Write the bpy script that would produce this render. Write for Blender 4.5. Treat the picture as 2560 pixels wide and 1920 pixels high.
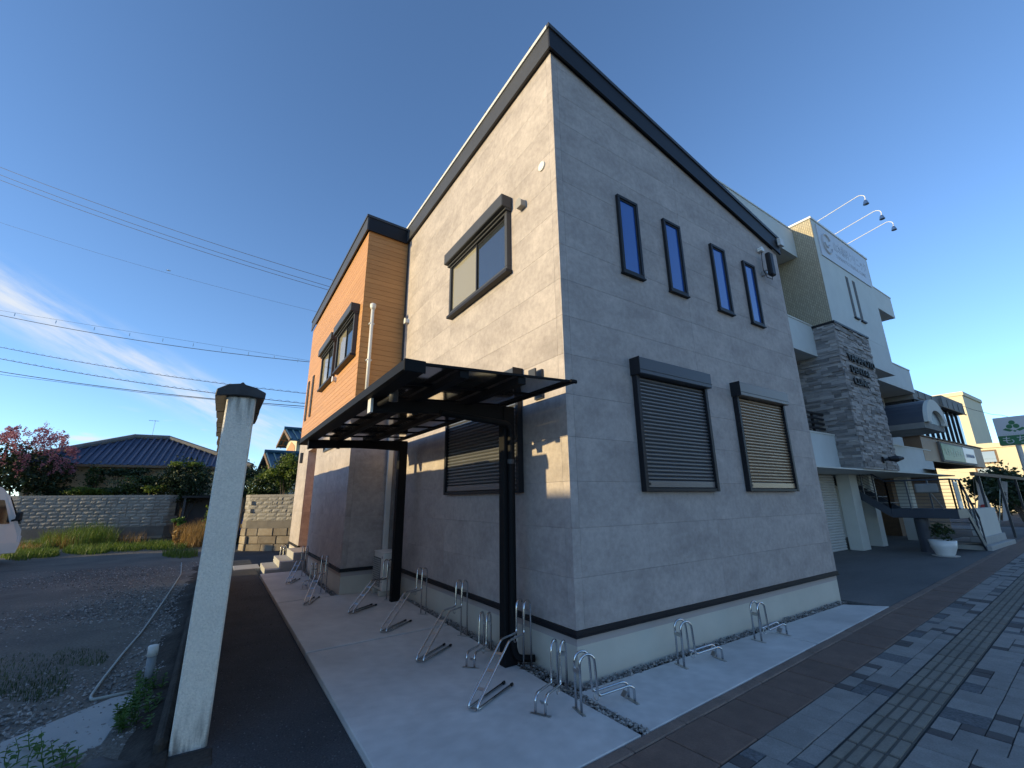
import bpy, math, random
from mathutils import Vector, Matrix
R = math.radians
for o in list(bpy.data.objects): bpy.data.objects.remove(o)
scene = bpy.context.scene
col = scene.collection

# ---------------------------------------------------------------- camera
CAM = Vector((-2.91965, -3.35882, 1.6225))
FW = Vector((0.5354141, 0.80398025, 0.25874214))
YAW, PIT, ROL, FPX = R(33.6618013), R(14.9954383), R(-0.67399123), 1071.777
FW = Vector((math.sin(YAW)*math.cos(PIT), math.cos(YAW)*math.cos(PIT), math.sin(PIT)))
_r = Vector((math.cos(YAW), -math.sin(YAW), 0)); _u = _r.cross(FW)
RT = _r*math.cos(ROL) + _u*math.sin(ROL); UP = -_r*math.sin(ROL) + _u*math.cos(ROL)
cd = bpy.data.cameras.new('camera'); cam = bpy.data.objects.new('camera', cd); col.objects.link(cam)
cd.sensor_width = 36; cd.lens = 36*FPX/2560; cd.clip_start = .05; cd.clip_end = 3000
cam.matrix_world = Matrix(((RT.x, UP.x, -FW.x, CAM.x), (RT.y, UP.y, -FW.y, CAM.y), (RT.z, UP.z, -FW.z, CAM.z), (0, 0, 0, 1)))
scene.camera = cam
def ray(u, v): return FW + RT*((u-1280)/FPX) - UP*((v-960)/FPX)
def at(u, v, d): return CAM + ray(u, v)*d            # place at a distance along the view axis
def onx(u, v, x): r = ray(u, v); return CAM + r*((x-CAM.x)/r.x)
def ony(u, v, y): r = ray(u, v); return CAM + r*((y-CAM.y)/r.y)
def onz(u, v, z=0.): r = ray(u, v); return CAM + r*((z-CAM.z)/r.z)

# ---------------------------------------------------------------- sky, sun, exposure
SUN = Vector((-1, .162, .178)).normalized()
world = bpy.data.worlds.new('World'); scene.world = world; world.use_nodes = True
nt = world.node_tree; N = nt.nodes; Lk = nt.links; N.clear()
out = N.new('ShaderNodeOutputWorld'); bg = N.new('ShaderNodeBackground'); sky = N.new('ShaderNodeTexSky')
sky.sky_type = 'NISHITA'; sky.sun_disc = False; sky.sun_elevation = math.asin(SUN.z); sky.sun_rotation = math.atan2(SUN.x, SUN.y)
sky.air_density = .68; sky.dust_density = .06; sky.ozone_density = 2.95; sky.altitude = 0
bg.inputs['Strength'].default_value = .15
tc = N.new('ShaderNodeTexCoord'); sep = N.new('ShaderNodeSeparateXYZ'); Lk.new(tc.outputs['Generated'], sep.inputs[0])
def mth(op, a, b=None, c=None):
    n = N.new('ShaderNodeMath'); n.operation = op
    for i, x in enumerate((a, b, c)):
        if x is None: continue
        if isinstance(x, (int, float)): n.inputs[i].default_value = x
        else: Lk.new(x, n.inputs[i])
    return n.outputs[0]
az = mth('ARCTAN2', sep.outputs['X'], sep.outputs['Y']); el = mth('ARCSINE', sep.outputs['Z'])
def sstep(x, a, b):
    n = N.new('ShaderNodeMapRange'); n.interpolation_type = 'SMOOTHSTEP'; Lk.new(x, n.inputs['Value'])
    n.inputs['From Min'].default_value = a; n.inputs['From Max'].default_value = b; return n.outputs[0]
# thin cirrus: a wind-drawn band low in the north-west and small scraps under it
cx = N.new('ShaderNodeCombineXYZ'); e2 = mth('SUBTRACT', el, mth('MULTIPLY', az, -.42))
Lk.new(mth('MULTIPLY', az, 2.2), cx.inputs[0]); Lk.new(mth('MULTIPLY', e2, 10.), cx.inputs[1])
nz = N.new('ShaderNodeTexNoise'); nz.inputs['Scale'].default_value = 2.2; nz.inputs['Detail'].default_value = 8; nz.inputs['Roughness'].default_value = .62
Lk.new(cx.outputs[0], nz.inputs['Vector'])
band = mth('MULTIPLY', sstep(e2, .105, .16), mth('SUBTRACT', 1., sstep(e2, .175, .235)))
cl = mth('MULTIPLY', band, sstep(nz.outputs['Fac'], .32, .75))
band2 = mth('MULTIPLY', sstep(el, .06, .10), mth('SUBTRACT', 1., sstep(el, .13, .17)))
nz2 = N.new('ShaderNodeTexNoise'); nz2.inputs['Scale'].default_value = 5.; nz2.inputs['Detail'].default_value = 7
cx2 = N.new('ShaderNodeCombineXYZ'); Lk.new(mth('MULTIPLY', az, 1.6), cx2.inputs[0]); Lk.new(mth('MULTIPLY', el, 7.), cx2.inputs[1]); Lk.new(cx2.outputs[0], nz2.inputs['Vector'])
cl2 = mth('MULTIPLY', band2, sstep(nz2.outputs['Fac'], .56, .72))
azm = mth('MULTIPLY', sstep(az, -1.4, -.45), mth('SUBTRACT', 1., sstep(az, .16, .55)))
cloud = mth('MULTIPLY', mth('MULTIPLY', mth('MAXIMUM', cl, cl2), azm), .95)
mix = N.new('ShaderNodeMix'); mix.data_type = 'RGBA'; Lk.new(cloud, mix.inputs['Factor'])
gam = N.new('ShaderNodeGamma'); gam.inputs['Gamma'].default_value = .97; Lk.new(sky.outputs[0], gam.inputs[0]); Lk.new(gam.outputs[0], mix.inputs['A'])
mix.inputs['B'].default_value = (2.5, 2.6, 2.7, 1)
Lk.new(mix.outputs['Result'], bg.inputs['Color']); Lk.new(bg.outputs[0], out.inputs[0])
sl = bpy.data.lights.new('sun', 'SUN'); so = bpy.data.objects.new('sun', sl); col.objects.link(so)
sl.energy = 2.5; sl.angle = R(.53); sl.color = (1, .79, .41)
so.rotation_euler = (-SUN).to_track_quat('-Z', 'Y').to_euler(); so.location = (-20, 5, 20)
vs = scene.view_settings; vs.view_transform = 'Standard'; vs.look = 'None'; vs.exposure = 1.2; vs.gamma = 1; vs.use_curve_mapping = False
scene.render.engine = 'CYCLES'

# ---------------------------------------------------------------- materials
def _new(name):
    m = bpy.data.materials.new(name); m.use_nodes = True; return m, m.node_tree.nodes, m.node_tree.links, m.node_tree.nodes['Principled BSDF']
def pm(name, c, rough=.6, var=0., vs=3., c2=None, bump=0., bs=60., metal=0., spec=.5, rand=0., stretch=(1, 1, 1), fine=0., fs=60., coat=0., local=False):
    m, n, l, b = _new(name)
    b.inputs['Roughness'].default_value = rough; b.inputs['Metallic'].default_value = metal
    b.inputs['Specular IOR Level'].default_value = spec
    if coat: b.inputs['Coat Weight'].default_value = coat; b.inputs['Coat Roughness'].default_value = .05
    geo = n.new('ShaderNodeNewGeometry'); mp = n.new('ShaderNodeMapping'); mp.inputs['Scale'].default_value = stretch
    if local:
        t = n.new('ShaderNodeTexCoord'); l.new(t.outputs['Object'], mp.inputs['Vector'])
    else: l.new(geo.outputs['Position'], mp.inputs['Vector'])
    oi = n.new('ShaderNodeObjectInfo')
    if rand:
        ad = n.new('ShaderNodeVectorMath'); ad.operation = 'MULTIPLY_ADD'; ad.inputs[1].default_value = (37, 23, 11)
        cb = n.new('ShaderNodeCombineXYZ')
        for i in range(3): l.new(oi.outputs['Random'], cb.inputs[i])
        l.new(cb.outputs[0], ad.inputs[0]); l.new(mp.outputs[0], ad.inputs[2]); vec = ad.outputs[0]
    else: vec = mp.outputs[0]
    colr = None
    if var or c2:
        t = n.new('ShaderNodeTexNoise'); t.inputs['Scale'].default_value = vs; t.inputs['Detail'].default_value = 7; t.inputs['Roughness'].default_value = .62; l.new(vec, t.inputs['Vector'])
        rp = n.new('ShaderNodeValToRGB'); rp.color_ramp.elements[0].position = .3; rp.color_ramp.elements[1].position = .7
        a = c2 if c2 else tuple(x*(1-var) for x in c); d = c if c2 else tuple(min(1, x*(1+var)) for x in c)
        rp.color_ramp.elements[0].color = (*a, 1); rp.color_ramp.elements[1].color = (*d, 1); l.new(t.outputs['Fac'], rp.inputs[0]); colr = rp.outputs[0]
    else:
        g = n.new('ShaderNodeRGB'); g.outputs[0].default_value = (*c, 1); colr = g.outputs[0]
    def mult(cin, fac_out, lo, hi):
        mr = n.new('ShaderNodeMapRange'); l.new(fac_out, mr.inputs['Value']); mr.inputs['To Min'].default_value = lo; mr.inputs['To Max'].default_value = hi
        mx = n.new('ShaderNodeMix'); mx.data_type = 'RGBA'; mx.blend_type = 'MULTIPLY'; mx.inputs['Factor'].default_value = 1
        l.new(cin, mx.inputs['A']); l.new(mr.outputs[0], mx.inputs['B']); return mx.outputs['Result']
    if rand: colr = mult(colr, oi.outputs['Random'], 1-rand, 1+rand)
    if fine:
        t = n.new('ShaderNodeTexNoise'); t.inputs['Scale'].default_value = fs; t.inputs['Detail'].default_value = 3; l.new(vec, t.inputs['Vector'])
        colr = mult(colr, t.outputs['Fac'], 1-fine*1.6, 1+fine*1.6)
    l.new(colr, b.inputs['Base Color'])
    if bump:
        t = n.new('ShaderNodeTexNoise'); t.inputs['Scale'].default_value = bs; t.inputs['Detail'].default_value = 5; l.new(vec, t.inputs['Vector'])
        bp = n.new('ShaderNodeBump'); bp.inputs['Strength'].default_value = bump; bp.inputs['Distance'].default_value = .02; l.new(t.outputs['Fac'], bp.inputs['Height']); l.new(bp.outputs[0], b.inputs['Normal'])
    return m
def leafmat(name, c, c2, trans=.35, vs=2.5):
    m, n, l, b = _new(name); geo = n.new('ShaderNodeNewGeometry')
    t = n.new('ShaderNodeTexNoise'); t.inputs['Scale'].default_value = vs; t.inputs['Detail'].default_value = 5; l.new(geo.outputs['Position'], t.inputs['Vector'])
    rp = n.new('ShaderNodeValToRGB'); rp.color_ramp.elements[0].position = .35; rp.color_ramp.elements[1].position = .65
    rp.color_ramp.elements[0].color = (*c, 1); rp.color_ramp.elements[1].color = (*c2, 1); l.new(t.outputs['Fac'], rp.inputs[0])
    b.inputs['Roughness'].default_value = .55; l.new(rp.outputs[0], b.inputs['Base Color'])
    tr = n.new('ShaderNodeBsdfTranslucent'); l.new(rp.outputs[0], tr.inputs[0]); ms = n.new('ShaderNodeMixShader'); ms.inputs[0].default_value = trans
    l.new(b.outputs[0], ms.inputs[1]); l.new(tr.outputs[0], ms.inputs[2]); l.new(ms.outputs[0], n['Material Output'].inputs[0]); return m
def panemat(name, tint, gloss):          # smoky sheet: mostly see-through, a little mirror
    m, n, l, b = _new(name); tp = n.new('ShaderNodeBsdfTransparent'); tp.inputs[0].default_value = (*tint, 1)
    g = n.new('ShaderNodeBsdfGlossy'); g.inputs[0].default_value = (1, 1, 1, 1); g.inputs['Roughness'].default_value = .08
    lw = n.new('ShaderNodeLayerWeight'); lw.inputs[0].default_value = gloss; ms = n.new('ShaderNodeMixShader')
    tr = n.new('ShaderNodeBsdfTranslucent'); tr.inputs[0].default_value = (.40, .38, .38, 1); m2 = n.new('ShaderNodeMixShader'); m2.inputs[0].default_value = .68; l.new(tp.outputs[0], m2.inputs[1]); l.new(tr.outputs[0], m2.inputs[2])
    l.new(lw.outputs['Fresnel'], ms.inputs[0]); l.new(m2.outputs[0], ms.inputs[1]); l.new(g.outputs[0], ms.inputs[2]); l.new(ms.outputs[0], n['Material Output'].inputs[0]); return m

M = {}
def siding():
    m, n, l, b = _new('concrete_look_siding'); b.inputs['Roughness'].default_value = .72; b.inputs['Specular IOR Level'].default_value = .3
    geo = n.new('ShaderNodeNewGeometry'); oi = n.new('ShaderNodeObjectInfo'); cb = n.new('ShaderNodeCombineXYZ')
    for i in range(3): l.new(oi.outputs['Random'], cb.inputs[i])
    ad = n.new('ShaderNodeVectorMath'); ad.operation = 'MULTIPLY_ADD'; ad.inputs[1].default_value = (9, 7, 5); l.new(cb.outputs[0], ad.inputs[0]); l.new(geo.outputs['Position'], ad.inputs[2])
    mp = n.new('ShaderNodeMapping'); mp.inputs['Scale'].default_value = (.8, .8, 1.25); l.new(ad.outputs[0], mp.inputs['Vector'])
    t1 = n.new('ShaderNodeTexNoise'); t1.inputs['Scale'].default_value = 1.9; t1.inputs['Detail'].default_value = 9; t1.inputs['Roughness'].default_value = .66; t1.inputs['Distortion'].default_value = .25; l.new(mp.outputs[0], t1.inputs['Vector'])
    t2 = n.new('ShaderNodeTexNoise'); t2.inputs['Scale'].default_value = 14; t2.inputs['Detail'].default_value = 6; t2.inputs['Roughness'].default_value = .7; l.new(geo.outputs['Position'], t2.inputs['Vector'])
    r1 = n.new('ShaderNodeValToRGB'); r1.color_ramp.elements[0].position = .30; r1.color_ramp.elements[1].position = .74
    r1.color_ramp.elements[0].color = (.315, .275, .258, 1); r1.color_ramp.elements[1].color = (.50, .44, .41, 1); l.new(t1.outputs['Fac'], r1.inputs[0])
    mr = n.new('ShaderNodeMapRange'); mr.inputs['From Min'].default_value = .3; mr.inputs['From Max'].default_value = .7; mr.inputs['To Min'].default_value = .84; mr.inputs['To Max'].default_value = 1.14; l.new(t2.outputs['Fac'], mr.inputs['Value'])
    mx = n.new('ShaderNodeMix'); mx.data_type = 'RGBA'; mx.blend_type = 'MULTIPLY'; mx.inputs['Factor'].default_value = 1; l.new(r1.outputs[0], mx.inputs['A']); l.new(mr.outputs[0], mx.inputs['B'])
    l.new(mx.outputs['Result'], b.inputs['Base Color'])
    bp = n.new('ShaderNodeBump'); bp.inputs['Strength'].default_value = .22; bp.inputs['Distance'].default_value = .012; l.new(t1.outputs['Fac'], bp.inputs['Height']); l.new(bp.outputs[0], b.inputs['Normal'])
    return m
M['siding'] = siding()
M['joint'] = pm('sealant_joint', (.42, .37, .35), .8)
M['canopy'] = pm('matt_black_aluminium', (.009, .009, .010), .62, var=.15, vs=2, spec=.14)
M['box_d'] = pm('slate_shutter_box', (.06, .066, .078), .42, var=.06, vs=2, spec=.4)
M['box_refl'] = pm('reflection_gold_box', (.20, .165, .14), .42, var=.06, vs=2, spec=.4)  # warm tint stands in for sunlit buildings mirrored in the box
M['wood'] = pm('wood_look_board', (.52, .27, .105), .55, c2=(.44, .21, .075), vs=5, stretch=(1, .5, 14), rand=.07, bump=.05, bs=25, spec=.35)
M['woodgap'] = pm('wood_gap', (.16, .07, .025), .8)
M['black'] = pm('black_metal', (.016, .016, .019), .5, var=.15, vs=2, spec=.28)
M['char'] = pm('charcoal_metal', (.05, .052, .058), .48, var=.12, vs=1.5, spec=.35)
M['base'] = pm('foundation_mortar', (.56, .53, .455), .85, var=.07, vs=1.6, bump=.06, bs=90)
M['glass'] = pm('window_glass', (.03, .035, .04), .03, spec=.9); M['glass'].node_tree.nodes['Principled BSDF'].inputs['IOR'].default_value = 2.0
M['blueglass'] = pm('sky_tint_film_glass', (.015, .085, .34), .03, spec=.6); M['blueglass'].node_tree.nodes['Principled BSDF'].inputs['IOR'].default_value = 1.75  # blue base mixes film tint with a painted-in sky reflection
M['blind'] = pm('beige_blind', (.46, .42, .33), .8, var=.05, vs=6)
M['white'] = pm('white_plastic', (.72, .71, .68), .4, var=.04, vs=5)
M['offwhite'] = pm('offwhite_metal', (.62, .61, .58), .45, var=.06, vs=3)
M['slat_d'] = pm('charcoal_slat', (.15, .155, .165), .36, metal=.35, spec=.5, var=.06, vs=2)
M['slat_refl'] = pm('reflection_gold_slat', (.33, .235, .155), .36, metal=.35, spec=.5, var=.06, vs=2)  # golden colour painted in for the reflection of sunlit buildings opposite
M['chrome'] = pm('stainless_tube', (.62, .63, .64), .16, metal=1.)
M['steel'] = pm('stainless_plate', (.5, .5, .5), .3, metal=1.)
M['rubber'] = pm('black_rubber', (.012, .012, .012), .6)
M['poly'] = panemat('smoked_sheet', (.07, .066, .068), .15)
M['slab'] = pm('trowelled_concrete', (.58, .56, .53), .7, var=.17, vs=1.1, fine=.08, fs=9, bump=.05, bs=30, spec=.3)
M['slabe'] = pm('step_concrete', (.37, .365, .35), .8, var=.09, vs=2.5, fine=.05, fs=50)
M['asph'] = pm('old_asphalt', (.062, .063, .066), .9, var=.25, vs=1.3, fine=.45, fs=75, bump=.6, bs=85, spec=.25)
M['lot'] = pm('gravel_ground', (.21, .19, .16), .95, c2=(.115, .108, .096), vs=.8, fine=.4, fs=42, bump=.8, bs=45, spec=.2)
M['dirt'] = pm('damp_dirt', (.05, .043, .036), .95, var=.4, vs=3, fine=.3, fs=40, bump=.7, bs=25, spec=.2)
M['stone_s'] = pm('crushed_stone', (.28, .265, .25), .85, var=.45, vs=30, rand=0)
M['forecourt'] = pm('worn_concrete_yard', (.15, .15, .145), .85, c2=(.085, .087, .088), vs=.55, fine=.12, fs=22, bump=.1, bs=30, stretch=(.5, 1.4, 1))
M['stucco'] = pm('white_stucco', (.80, .72, .61), .92, var=.05, vs=3, fine=.16, fs=75, bump=.6, bs=85)
M['captile'] = pm('blackened_tile', (.032, .031, .034), .6, var=.5, vs=9, rand=.2, bump=.2, bs=30)
M['brownt'] = pm('brown_paving_tile', (.16, .105, .08), .8, var=.18, vs=5, fine=.2, fs=90, rand=.1, bump=.15, bs=90)
M['pav'] = pm('grey_paver', (.26, .245, .225), .82, var=.16, vs=5, fine=.22, fs=95, rand=.10, bump=.18, bs=110)
M['pavd'] = pm('dark_paver', (.082, .073, .07), .8, var=.16, vs=6, fine=.2, fs=95, rand=.15, bump=.15, bs=110)
M['pavr'] = pm('speckled_paver', (.12, .125, .13), .85, var=.3, vs=40, fine=.4, fs=60, rand=.1, bump=.4, bs=60)
M['tact'] = pm('tactile_block', (.21, .19, .155), .82, var=.15, vs=5, fine=.15, fs=80, rand=.1, bump=.1, bs=90)
M['grout'] = pm('paving_joint_sand', (.03, .03, .03), .95, fine=.3, fs=60)
M['kerb'] = pm('kerb_tile', (.20, .145, .115), .85, var=.2, vs=4, fine=.2, fs=60, bump=.2, bs=60)
M['block'] = pm('split_face_block', (.30, .275, .235), .92, var=.16, vs=6, rand=.10, bump=.7, bs=16)
M['blockj'] = pm('block_mortar', (.16, .15, .13), .95, fine=.2, fs=30)
M['plinth'] = pm('concrete_plinth', (.17, .15, .125), .92, var=.25, vs=1.5, bump=.2, bs=30)
M['ashlar'] = pm('buff_ashlar', (.33, .28, .21), .92, c2=(.22, .17, .12), vs=3, rand=.22, bump=.5, bs=14)
M['plaster'] = pm('cream_plaster', (.60, .60, .55), .85, var=.05, vs=2, bump=.12, bs=60)
M['plasterw'] = pm('pale_plaster', (.55, .58, .57), .85, var=.05, vs=2, bump=.15, bs=55)
M['ledge'] = pm('ledge_stone', (.27, .255, .25), .9, c2=(.135, .13, .135), vs=6, stretch=(1, 1, 6), bump=.5, bs=20)
M['darksteel'] = pm('navy_steel', (.045, .055, .075), .45, var=.12, vs=2)
M['roofblue'] = pm('blue_glazed_tile', (.055, .07, .12), .42, var=.2, vs=4, rand=.12, bump=.15, bs=12)
M['roofteal'] = pm('teal_glazed_tile', (.03, .085, .12), .4, var=.2, vs=4, rand=.12)
M['ridge'] = pm('grey_ridge_tile', (.14, .13, .12), .7, var=.2, vs=5)
M['beige'] = pm('beige_render', (.58, .47, .31), .9, var=.08, vs=2)
M['orangew'] = pm('salmon_render', (.50, .28, .16), .9, var=.08, vs=2)
M['timber'] = pm('eave_timber', (.17, .11, .065), .8, var=.2, vs=8)
M['cream'] = pm('cream_paint', (.62, .55, .40), .85, var=.04, vs=.5)
M['brownf'] = pm('tan_metal_fascia', (.27, .165, .095), .55, var=.1, vs=2)
M['concf'] = pm('grey_concrete_fascia', (.25, .245, .23), .85, c2=(.15, .148, .142), vs=1.2, bump=.15, bs=20)
M['bark'] = pm('bark', (.10, .075, .055), .9, var=.3, vs=14, bump=.5, bs=30)
def isl(m, lo, hi):         # vary colour stone by stone
    n = m.node_tree.nodes; l = m.node_tree.links; b = n['Principled BSDF']; src = b.inputs['Base Color'].links[0].from_socket; g = n.new('ShaderNodeNewGeometry'); mr = n.new('ShaderNodeMapRange'); mr.inputs['To Min'].default_value = lo; mr.inputs['To Max'].default_value = hi
    l.new(g.outputs['Random Per Island'], mr.inputs['Value']); mx = n.new('ShaderNodeMix'); mx.data_type = 'RGBA'; mx.blend_type = 'MULTIPLY'; mx.inputs['Factor'].default_value = 1; l.new(src, mx.inputs['A']); l.new(mr.outputs[0], mx.inputs['B']); l.new(mx.outputs['Result'], b.inputs['Base Color'])
isl(M['stone_s'], .45, 1.35)
M['grit'] = pm('path_grit', (.10, .10, .10), .9); isl(M['grit'], .4, 1.4)
M['ledge'] = pm('ledge_stone', (.40, .37, .35), .9, c2=(.26, .245, .24), vs=6, stretch=(1, 1, 6), bump=.5, bs=20); isl(M['ledge'], .5, 1.25)
M['frost'] = pm('frosted_pane', (.42, .42, .42), .15)
M['tactgap'] = pm('tactile_base', (.115, .105, .09), .9, fine=.2, fs=60)
M['leafd'] = leafmat('dark_evergreen_leaf', (.014, .028, .010), (.035, .06, .016), .2)
M['leafm'] = leafmat('mid_green_leaf', (.022, .045, .012), (.06, .10, .02), .3)
M['leafy'] = leafmat('yellow_green_leaf', (.07, .12, .015), (.17, .22, .03), .45)
M['pink'] = leafmat('pink_blossom', (.32, .11, .14), (.50, .22, .24), .35, 4)
M['grass'] = leafmat('fresh_grass', (.06, .12, .015), (.16, .22, .03), .4, 3)
M['straw'] = leafmat('dry_weed', (.22, .13, .045), (.36, .22, .07), .4, 4)
M['weed'] = leafmat('broad_weed_leaf', (.045, .12, .02), (.10, .19, .035), .35, 9)
M['green'] = pm('sign_green', (.03, .17, .065), .45)
M['signw'] = pm('sign_white', (.62, .62, .64), .35)
M['clinic_sign'] = pm('clinic_sign_face', (.50, .52, .56), .4)
M['faint'] = pm('faint_print', (.44, .455, .50), .5)
M['vanw'] = pm('van_paint', (.62, .62, .60), .3, coat=.6, spec=.5)
M['vang'] = pm('van_glass', (.02, .025, .025), .05, spec=.8)
M['bluecar'] = pm('blue_car_paint', (.012, .035, .20), .28, coat=.7)
M['tyre'] = pm('tyre', (.016, .016, .016), .8)
M['hub'] = pm('wheel_cap', (.4, .4, .4), .35, metal=.8)
M['lamp'] = pm('amber_lens', (.55, .40, .18), .2)
M['hose'] = pm('grey_hose', (.34, .36, .34), .5, var=.1, vs=10)
M['pvc'] = pm('grey_pvc', (.20, .22, .235), .5, var=.12, vs=8)
M['cable'] = pm('black_cable', (.015, .015, .018), .6)
M['tarp'] = pm('black_sheet', (.02, .02, .021), .55, var=.3, vs=6, bump=.4, bs=14)
M['red'] = pm('red_print', (.45, .06, .06), .6)
M['cloth'] = pm('white_cloth', (.60, .59, .60), .85, var=.06, vs=5)
M['poster'] = pm('faded_poster', (.50, .48, .36), .6, var=.2, vs=9)
def tilemat():
    m, n, l, b = _new('glazed_wall_tile'); b.inputs['Roughness'].default_value = .5
    geo = n.new('ShaderNodeNewGeometry'); sp = n.new('ShaderNodeSeparateXYZ'); l.new(geo.outputs['Position'], sp.inputs[0])
    cb = n.new('ShaderNodeCombineXYZ'); l.new(sp.outputs['Z'], cb.inputs[0])
    ad = n.new('ShaderNodeMath'); ad.operation = 'ADD'; l.new(sp.outputs['X'], ad.inputs[0]); l.new(sp.outputs['Y'], ad.inputs[1]); l.new(ad.outputs[0], cb.inputs[1])
    t = n.new('ShaderNodeTexBrick'); t.inputs['Scale'].default_value = 1; t.inputs['Brick Width'].default_value = .105; t.inputs['Row Height'].default_value = .05; t.inputs['Mortar Size'].default_value = .006
    t.inputs['Color1'].default_value = (.47, .405, .285, 1); t.inputs['Color2'].default_value = (.37, .32, .22, 1); t.inputs['Mortar'].default_value = (.20, .18, .14, 1)
    l.new(cb.outputs[0], t.inputs['Vector']); l.new(t.outputs['Color'], b.inputs['Base Color'])
    bp = n.new('ShaderNodeBump'); bp.inputs['Strength'].default_value = .4; bp.inputs['Distance'].default_value = -.01; l.new(t.outputs['Fac'], bp.inputs['Height']); l.new(bp.outputs[0], b.inputs['Normal'])
    return m
M['tile'] = tilemat()
M['venth'] = pm('grey_vent', (.30, .285, .26), .5)
M['blindglass'] = pm('blind_behind_glass', (.27, .245, .175), .04, spec=.7)

# ---------------------------------------------------------------- mesh helpers
WL = {}
def tagp(o, label=None, cat=None, group=None, kind=None):
    if label: o['label'] = label
    if cat: o['category'] = cat
    if group: o['group'] = group
    if kind: o['kind'] = kind
    return o
def empty(name, loc, label=None, cat=None, group=None, rz=0):
    o = bpy.data.objects.new(name, None); col.objects.link(o); o.location = loc; o.rotation_euler = (0, 0, rz); o.empty_display_size = .2
    WL[o] = Vector(loc); return tagp(o, label, cat, group)
class MB:
    def __init__(s): s.v = []; s.f = []
    def add(s, vs, fs):
        k = len(s.v); s.v += [tuple(x) for x in vs]; s.f += [tuple(i+k for i in f) for f in fs]; return s
    def box(s, x0, x1, y0, y1, z0, z1):
        return s.add([(x0, y0, z0), (x1, y0, z0), (x1, y1, z0), (x0, y1, z0), (x0, y0, z1), (x1, y0, z1), (x1, y1, z1), (x0, y1, z1)],
                     [(0, 3, 2, 1), (4, 5, 6, 7), (0, 1, 5, 4), (1, 2, 6, 5), (2, 3, 7, 6), (3, 0, 4, 7)])
    def obox(s, c, ex, ey, ez):      # centre and half-extent vectors
        c = Vector(c); ex = Vector(ex); ey = Vector(ey); ez = Vector(ez)
        p = [c+a*ex+b*ey+d*ez for d in (-1, 1) for (a, b) in ((-1, -1), (1, -1), (1, 1), (-1, 1))]
        return s.add(p, [(0, 3, 2, 1), (4, 5, 6, 7), (0, 1, 5, 4), (1, 2, 6, 5), (2, 3, 7, 6), (3, 0, 4, 7)])
    def bar(s, a, b, w, h, up=(0, 0, 1)):   # rectangular bar from a to b
        a = Vector(a); b = Vector(b); d = (b-a); L = d.length; d = d/L; side = d.cross(Vector(up))
        if side.length < 1e-4: side = Vector((1, 0, 0))
        side.normalize(); u = side.cross(d)
        return s.obox((a+b)/2, d*L/2, side*w/2, u*h/2)
    def prism(s, pts, vec):          # planar polygon pushed along vec
        n = len(pts); vec = Vector(vec); p = [Vector(q) for q in pts]
        return s.add(p+[q+vec for q in p], [tuple(range(n))[::-1], tuple(range(n, 2*n))]+[(i, (i+1) % n, n+(i+1) % n, n+i) for i in range(n)])
    def tube(s, pts, r, n=8, cap=True):
        P = [Vector(p) for p in pts]; k = len(s.v); rs = r if isinstance(r, (list, tuple)) else [r]*len(P)
        prev = None
        for i, p in enumerate(P):
            t = (P[min(i+1, len(P)-1)]-P[max(i-1, 0)]); t.normalize()
            if prev is None:
                a = Vector((0, 0, 1)) if abs(t.z) < .9 else Vector((1, 0, 0)); x = t.cross(a).normalized()
            else: x = (prev-t*prev.dot(t)).normalized()
            prev = x; y = t.cross(x)
            for j in range(n):
                an = 2*math.pi*j/n; s.v.append(tuple(p+(x*math.cos(an)+y*math.sin(an))*rs[i]))
        for i in range(len(P)-1):
            for j in range(n): s.f.append((k+i*n+j, k+i*n+(j+1) % n, k+(i+1)*n+(j+1) % n, k+(i+1)*n+j))
        if cap: s.f.append(tuple(k+j for j in range(n))[::-1]); s.f.append(tuple(k+(len(P)-1)*n+j for j in range(n)))
        return s
    def lathe(s, prof, c, n=20):     # (radius, z) profile round a vertical axis
        c = Vector(c); k = len(s.v)
        for (r, z) in prof:
            for j in range(n): an = 2*math.pi*j/n; s.v.append((c.x+r*math.cos(an), c.y+r*math.sin(an), c.z+z))
        for i in range(len(prof)-1):
            for j in range(n): s.f.append((k+i*n+j, k+i*n+(j+1) % n, k+(i+1)*n+(j+1) % n, k+(i+1)*n+j))
        s.f.append(tuple(k+j for j in range(n))[::-1]); s.f.append(tuple(k+(len(prof)-1)*n+j for j in range(n))); return s
    def build(s, name, mat, parent=None, label=None, cat=None, group=None, kind=None, smooth=False, bevel=0., loc=None):
        P = Vector(loc) if loc is not None else None
        if P is None:
            xs = [v[0] for v in s.v]; ys = [v[1] for v in s.v]; zs = [v[2] for v in s.v]
            P = Vector(((min(xs)+max(xs))/2, (min(ys)+max(ys))/2, min(zs)))
        me = bpy.data.meshes.new(name); me.from_pydata([(v[0]-P.x, v[1]-P.y, v[2]-P.z) for v in s.v], [], s.f); me.update()
        me.materials.append(M[mat])
        if smooth:
            for p in me.polygons: p.use_smooth = True
        o = bpy.data.objects.new(name, me); col.objects.link(o)
        if parent is not None: o.parent = parent; o.location = P-WL[parent]
        else: o.location = P
        WL[o] = P
        if bevel:
            b = o.modifiers.new('bevel', 'BEVEL'); b.width = bevel; b.segments = 1; b.limit_method = 'ANGLE'
        return tagp(o, label, cat, group, kind)
def inst(name, me, loc, parent, rot=None, scale=None):      # one more piece sharing mesh data
    o = bpy.data.objects.new(name, me); col.objects.link(o); o.parent = parent; o.location = Vector(loc)-WL[parent]
    if rot: o.rotation_euler = rot
    if scale: o.scale = scale
    WL[o] = Vector(loc); return o
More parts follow.
